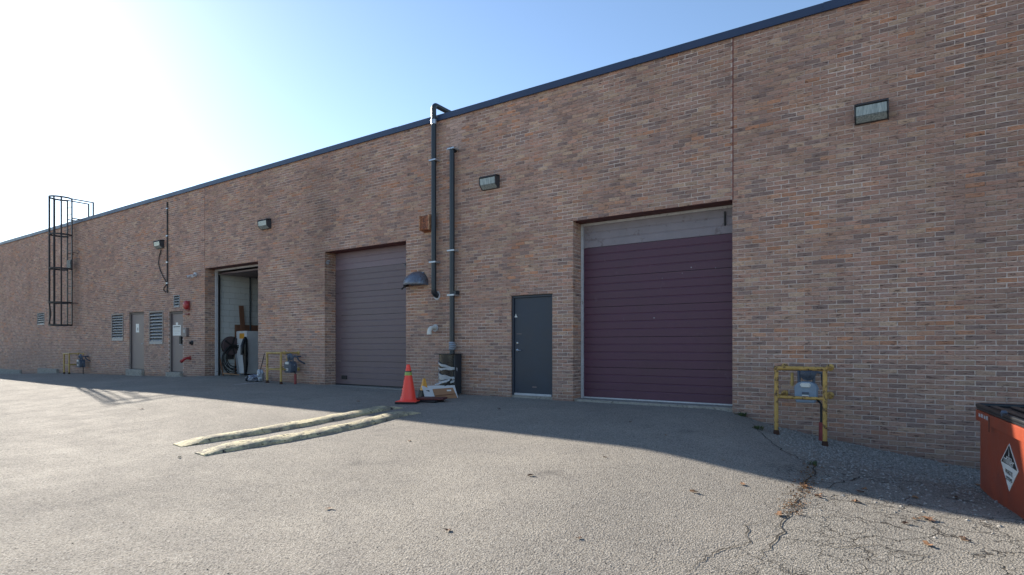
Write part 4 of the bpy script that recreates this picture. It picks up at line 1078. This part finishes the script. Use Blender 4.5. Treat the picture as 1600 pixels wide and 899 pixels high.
put_text('miller', .105, zk + .052, 'label_white', 1.45)
put_text('WASTE', .058, zk - .055, 'ink', 1.3, -.0065)
put_text('SYSTEMS', .05, zk - .115, 'ink', 1.1, -.0065)

# ------------------------------------------------------------------ leaves and weeds
def leaf_mesh(seed):
    r_ = random.Random(seed); n_ = 9; m_ = MB(); m_.v = [(0, 0, .006)]
    for k in range(n_):
        a_ = 2 * math.pi * k / n_; q_ = (.032 if k % 2 else .055) * r_.uniform(.7, 1.2); m_.v.append((q_ * math.cos(a_) * 1.1, q_ * math.sin(a_) * .75, .004 + r_.uniform(0, .022)))
    m_.f = [(0, 1 + k, 1 + (k + 1) % n_) for k in range(n_)]
    return m_
lm = []
for k in range(5):
    o_ = leaf_mesh(k).build('fallen_leaf', 'leaf' if k % 2 else 'leaf_pale'); lm.append(o_.data); bpy.data.objects.remove(o_)
lp = [(514, 796), (829, 744), (1160, 758), (945, 715), (1040, 681), (1130, 720), (985, 660), (1334, 784), (1338, 785), (1430, 779), (1446, 811), (1452, 814), (1430, 812), (1505, 842), (1510, 846), (1450, 853), (1416, 819), (1280, 774), (1278, 777),
      (1256, 760), (1258, 762), (1254, 757), (1480, 729), (1493, 778), (1350, 765), (220, 640), (700, 830), (640, 690), (905, 842), (1085, 770), (1217, 806), (1345, 770), (1530, 700 + 60), (780, 640), (560, 628), (455, 620)]
for k, (px, py) in enumerate(lp):
    p = G(px, py); o_ = bpy.data.objects.new('fallen_leaf', lm[k % 5]); col.objects.link(o_)
    s_ = random.uniform(.55, 1.0) if px > 1200 else random.uniform(.5, .9)
    o_.location = p + Vector((0, 0, .003)); o_.rotation_euler = (0, 0, random.uniform(0, 6)); o_.scale = (s_, s_, s_)
    shade_y = 542 + (px + 560) * .103 + max(0, px - 1000) * .06
    if px > 1210: lb_, gr_ = ('small curled dry leaf on the old cracked asphalt between crack and dumpster', 'fallen leaves on the cracked asphalt')
    elif py < shade_y: lb_, gr_ = ('small curled dry leaf on the asphalt within the shadow of the building', 'fallen leaves in the shadow')
    else: lb_, gr_ = ('small curled dry leaf on the smooth sunlit asphalt', 'fallen leaves on the sunlit asphalt')
    tag(o_, lb_, 'leaf', gr_)
m = MB(); rl = random.Random(21)
for k in range(170):
    p = G(rl.uniform(10, 1500), 899 - 250 * rl.random() ** 1.5)
    s_ = rl.uniform(.0025, .007); an = rl.uniform(0, 6.3); ca, sa = math.cos(an), math.sin(an)
    m.add([(p.x + s_ * 1.4 * ca, p.y + s_ * 1.4 * sa, p.z + .002), (p.x - s_ * sa, p.y + s_ * ca, p.z + .002), (p.x - s_ * 1.2 * ca, p.y - s_ * 1.2 * sa, p.z + .002), (p.x + s_ * .8 * sa, p.y - s_ * .8 * ca, p.z + .002), (p.x, p.y, p.z + s_ * .9)], [(0, 1, 4), (1, 2, 4), (2, 3, 4), (3, 0, 4)])
tag(m.build('grit', 'crack'), 'tiny dark crumbs of grit scattered over the sunlit asphalt', 'grit', kind='stuff')
# leaf litter gathered in the crack
m = MB(); rl = random.Random(8)
for k in range(420):
    u_ = rl.random(); a_ = G(1270, 728) .lerp(G(1256, 762), u_ / .4) if u_ < .4 else G(1256, 762).lerp(G(1232, 804), (u_ - .4) / .6)
    x_, y_ = a_.x + rl.gauss(0, .06), a_.y + rl.gauss(0, .05); s_ = rl.uniform(.006, .02); an = rl.uniform(0, 6.3); z_ = ground_at(x_, y_) + rl.uniform(.006, .02)
    m.add([(x_ + s_ * math.cos(an), y_ + s_ * math.sin(an), z_), (x_ - s_ * math.sin(an) * .5, y_ + s_ * math.cos(an) * .5, z_ + rl.uniform(0, .01)), (x_ - s_ * math.cos(an), y_ - s_ * math.sin(an), z_ - .002), (x_ + s_ * .4 * math.sin(an), y_ - s_ * .4 * math.cos(an), z_ + .003)], [(0, 1, 2, 3)])
tag(m.build('leaf_litter', 'litter_soil'), 'brown leaf crumbs gathered along the crack in the asphalt', 'leaf litter', kind='stuff')
def weed(px, py, label, n_, h_):
    p = G(px, py); m_ = MB(); r_ = random.Random(int(px))
    for k in range(n_):
        a_ = r_.uniform(0, 6.3); d_ = Vector((math.cos(a_), math.sin(a_), 0)); b_ = d_ * r_.uniform(0, .05); b_.x *= 1.6; hh_ = h_ * r_.uniform(.5, 1.1); wv_ = d_.cross(Vector((0, 0, 1))) * .006
        tip = b_ + d_ * hh_ * r_.uniform(.2, .8) + Vector((0, 0, hh_)); md_ = b_.lerp(tip, .55) + Vector((0, 0, hh_ * .18))
        m_.add([b_ - wv_ + Vector((0, 0, -.01)), b_ + wv_ + Vector((0, 0, -.01)), md_ + wv_ * 1.3, tip, md_ - wv_ * 1.3], [(0, 1, 2, 3, 4)])
    o_ = m_.build('weed_tuft', 'weed', loc=p); tag(o_, label, 'weed')
weed(1157, 650, 'low weeds growing along the foot of the brick beside the maroon door', 40, .06)
weed(1184, 671, 'green weed tuft at the upper end of the asphalt crack near the frame', 36, .06)
weed(1272, 727, 'small green weed tuft at the bend of the crack', 16, .05)
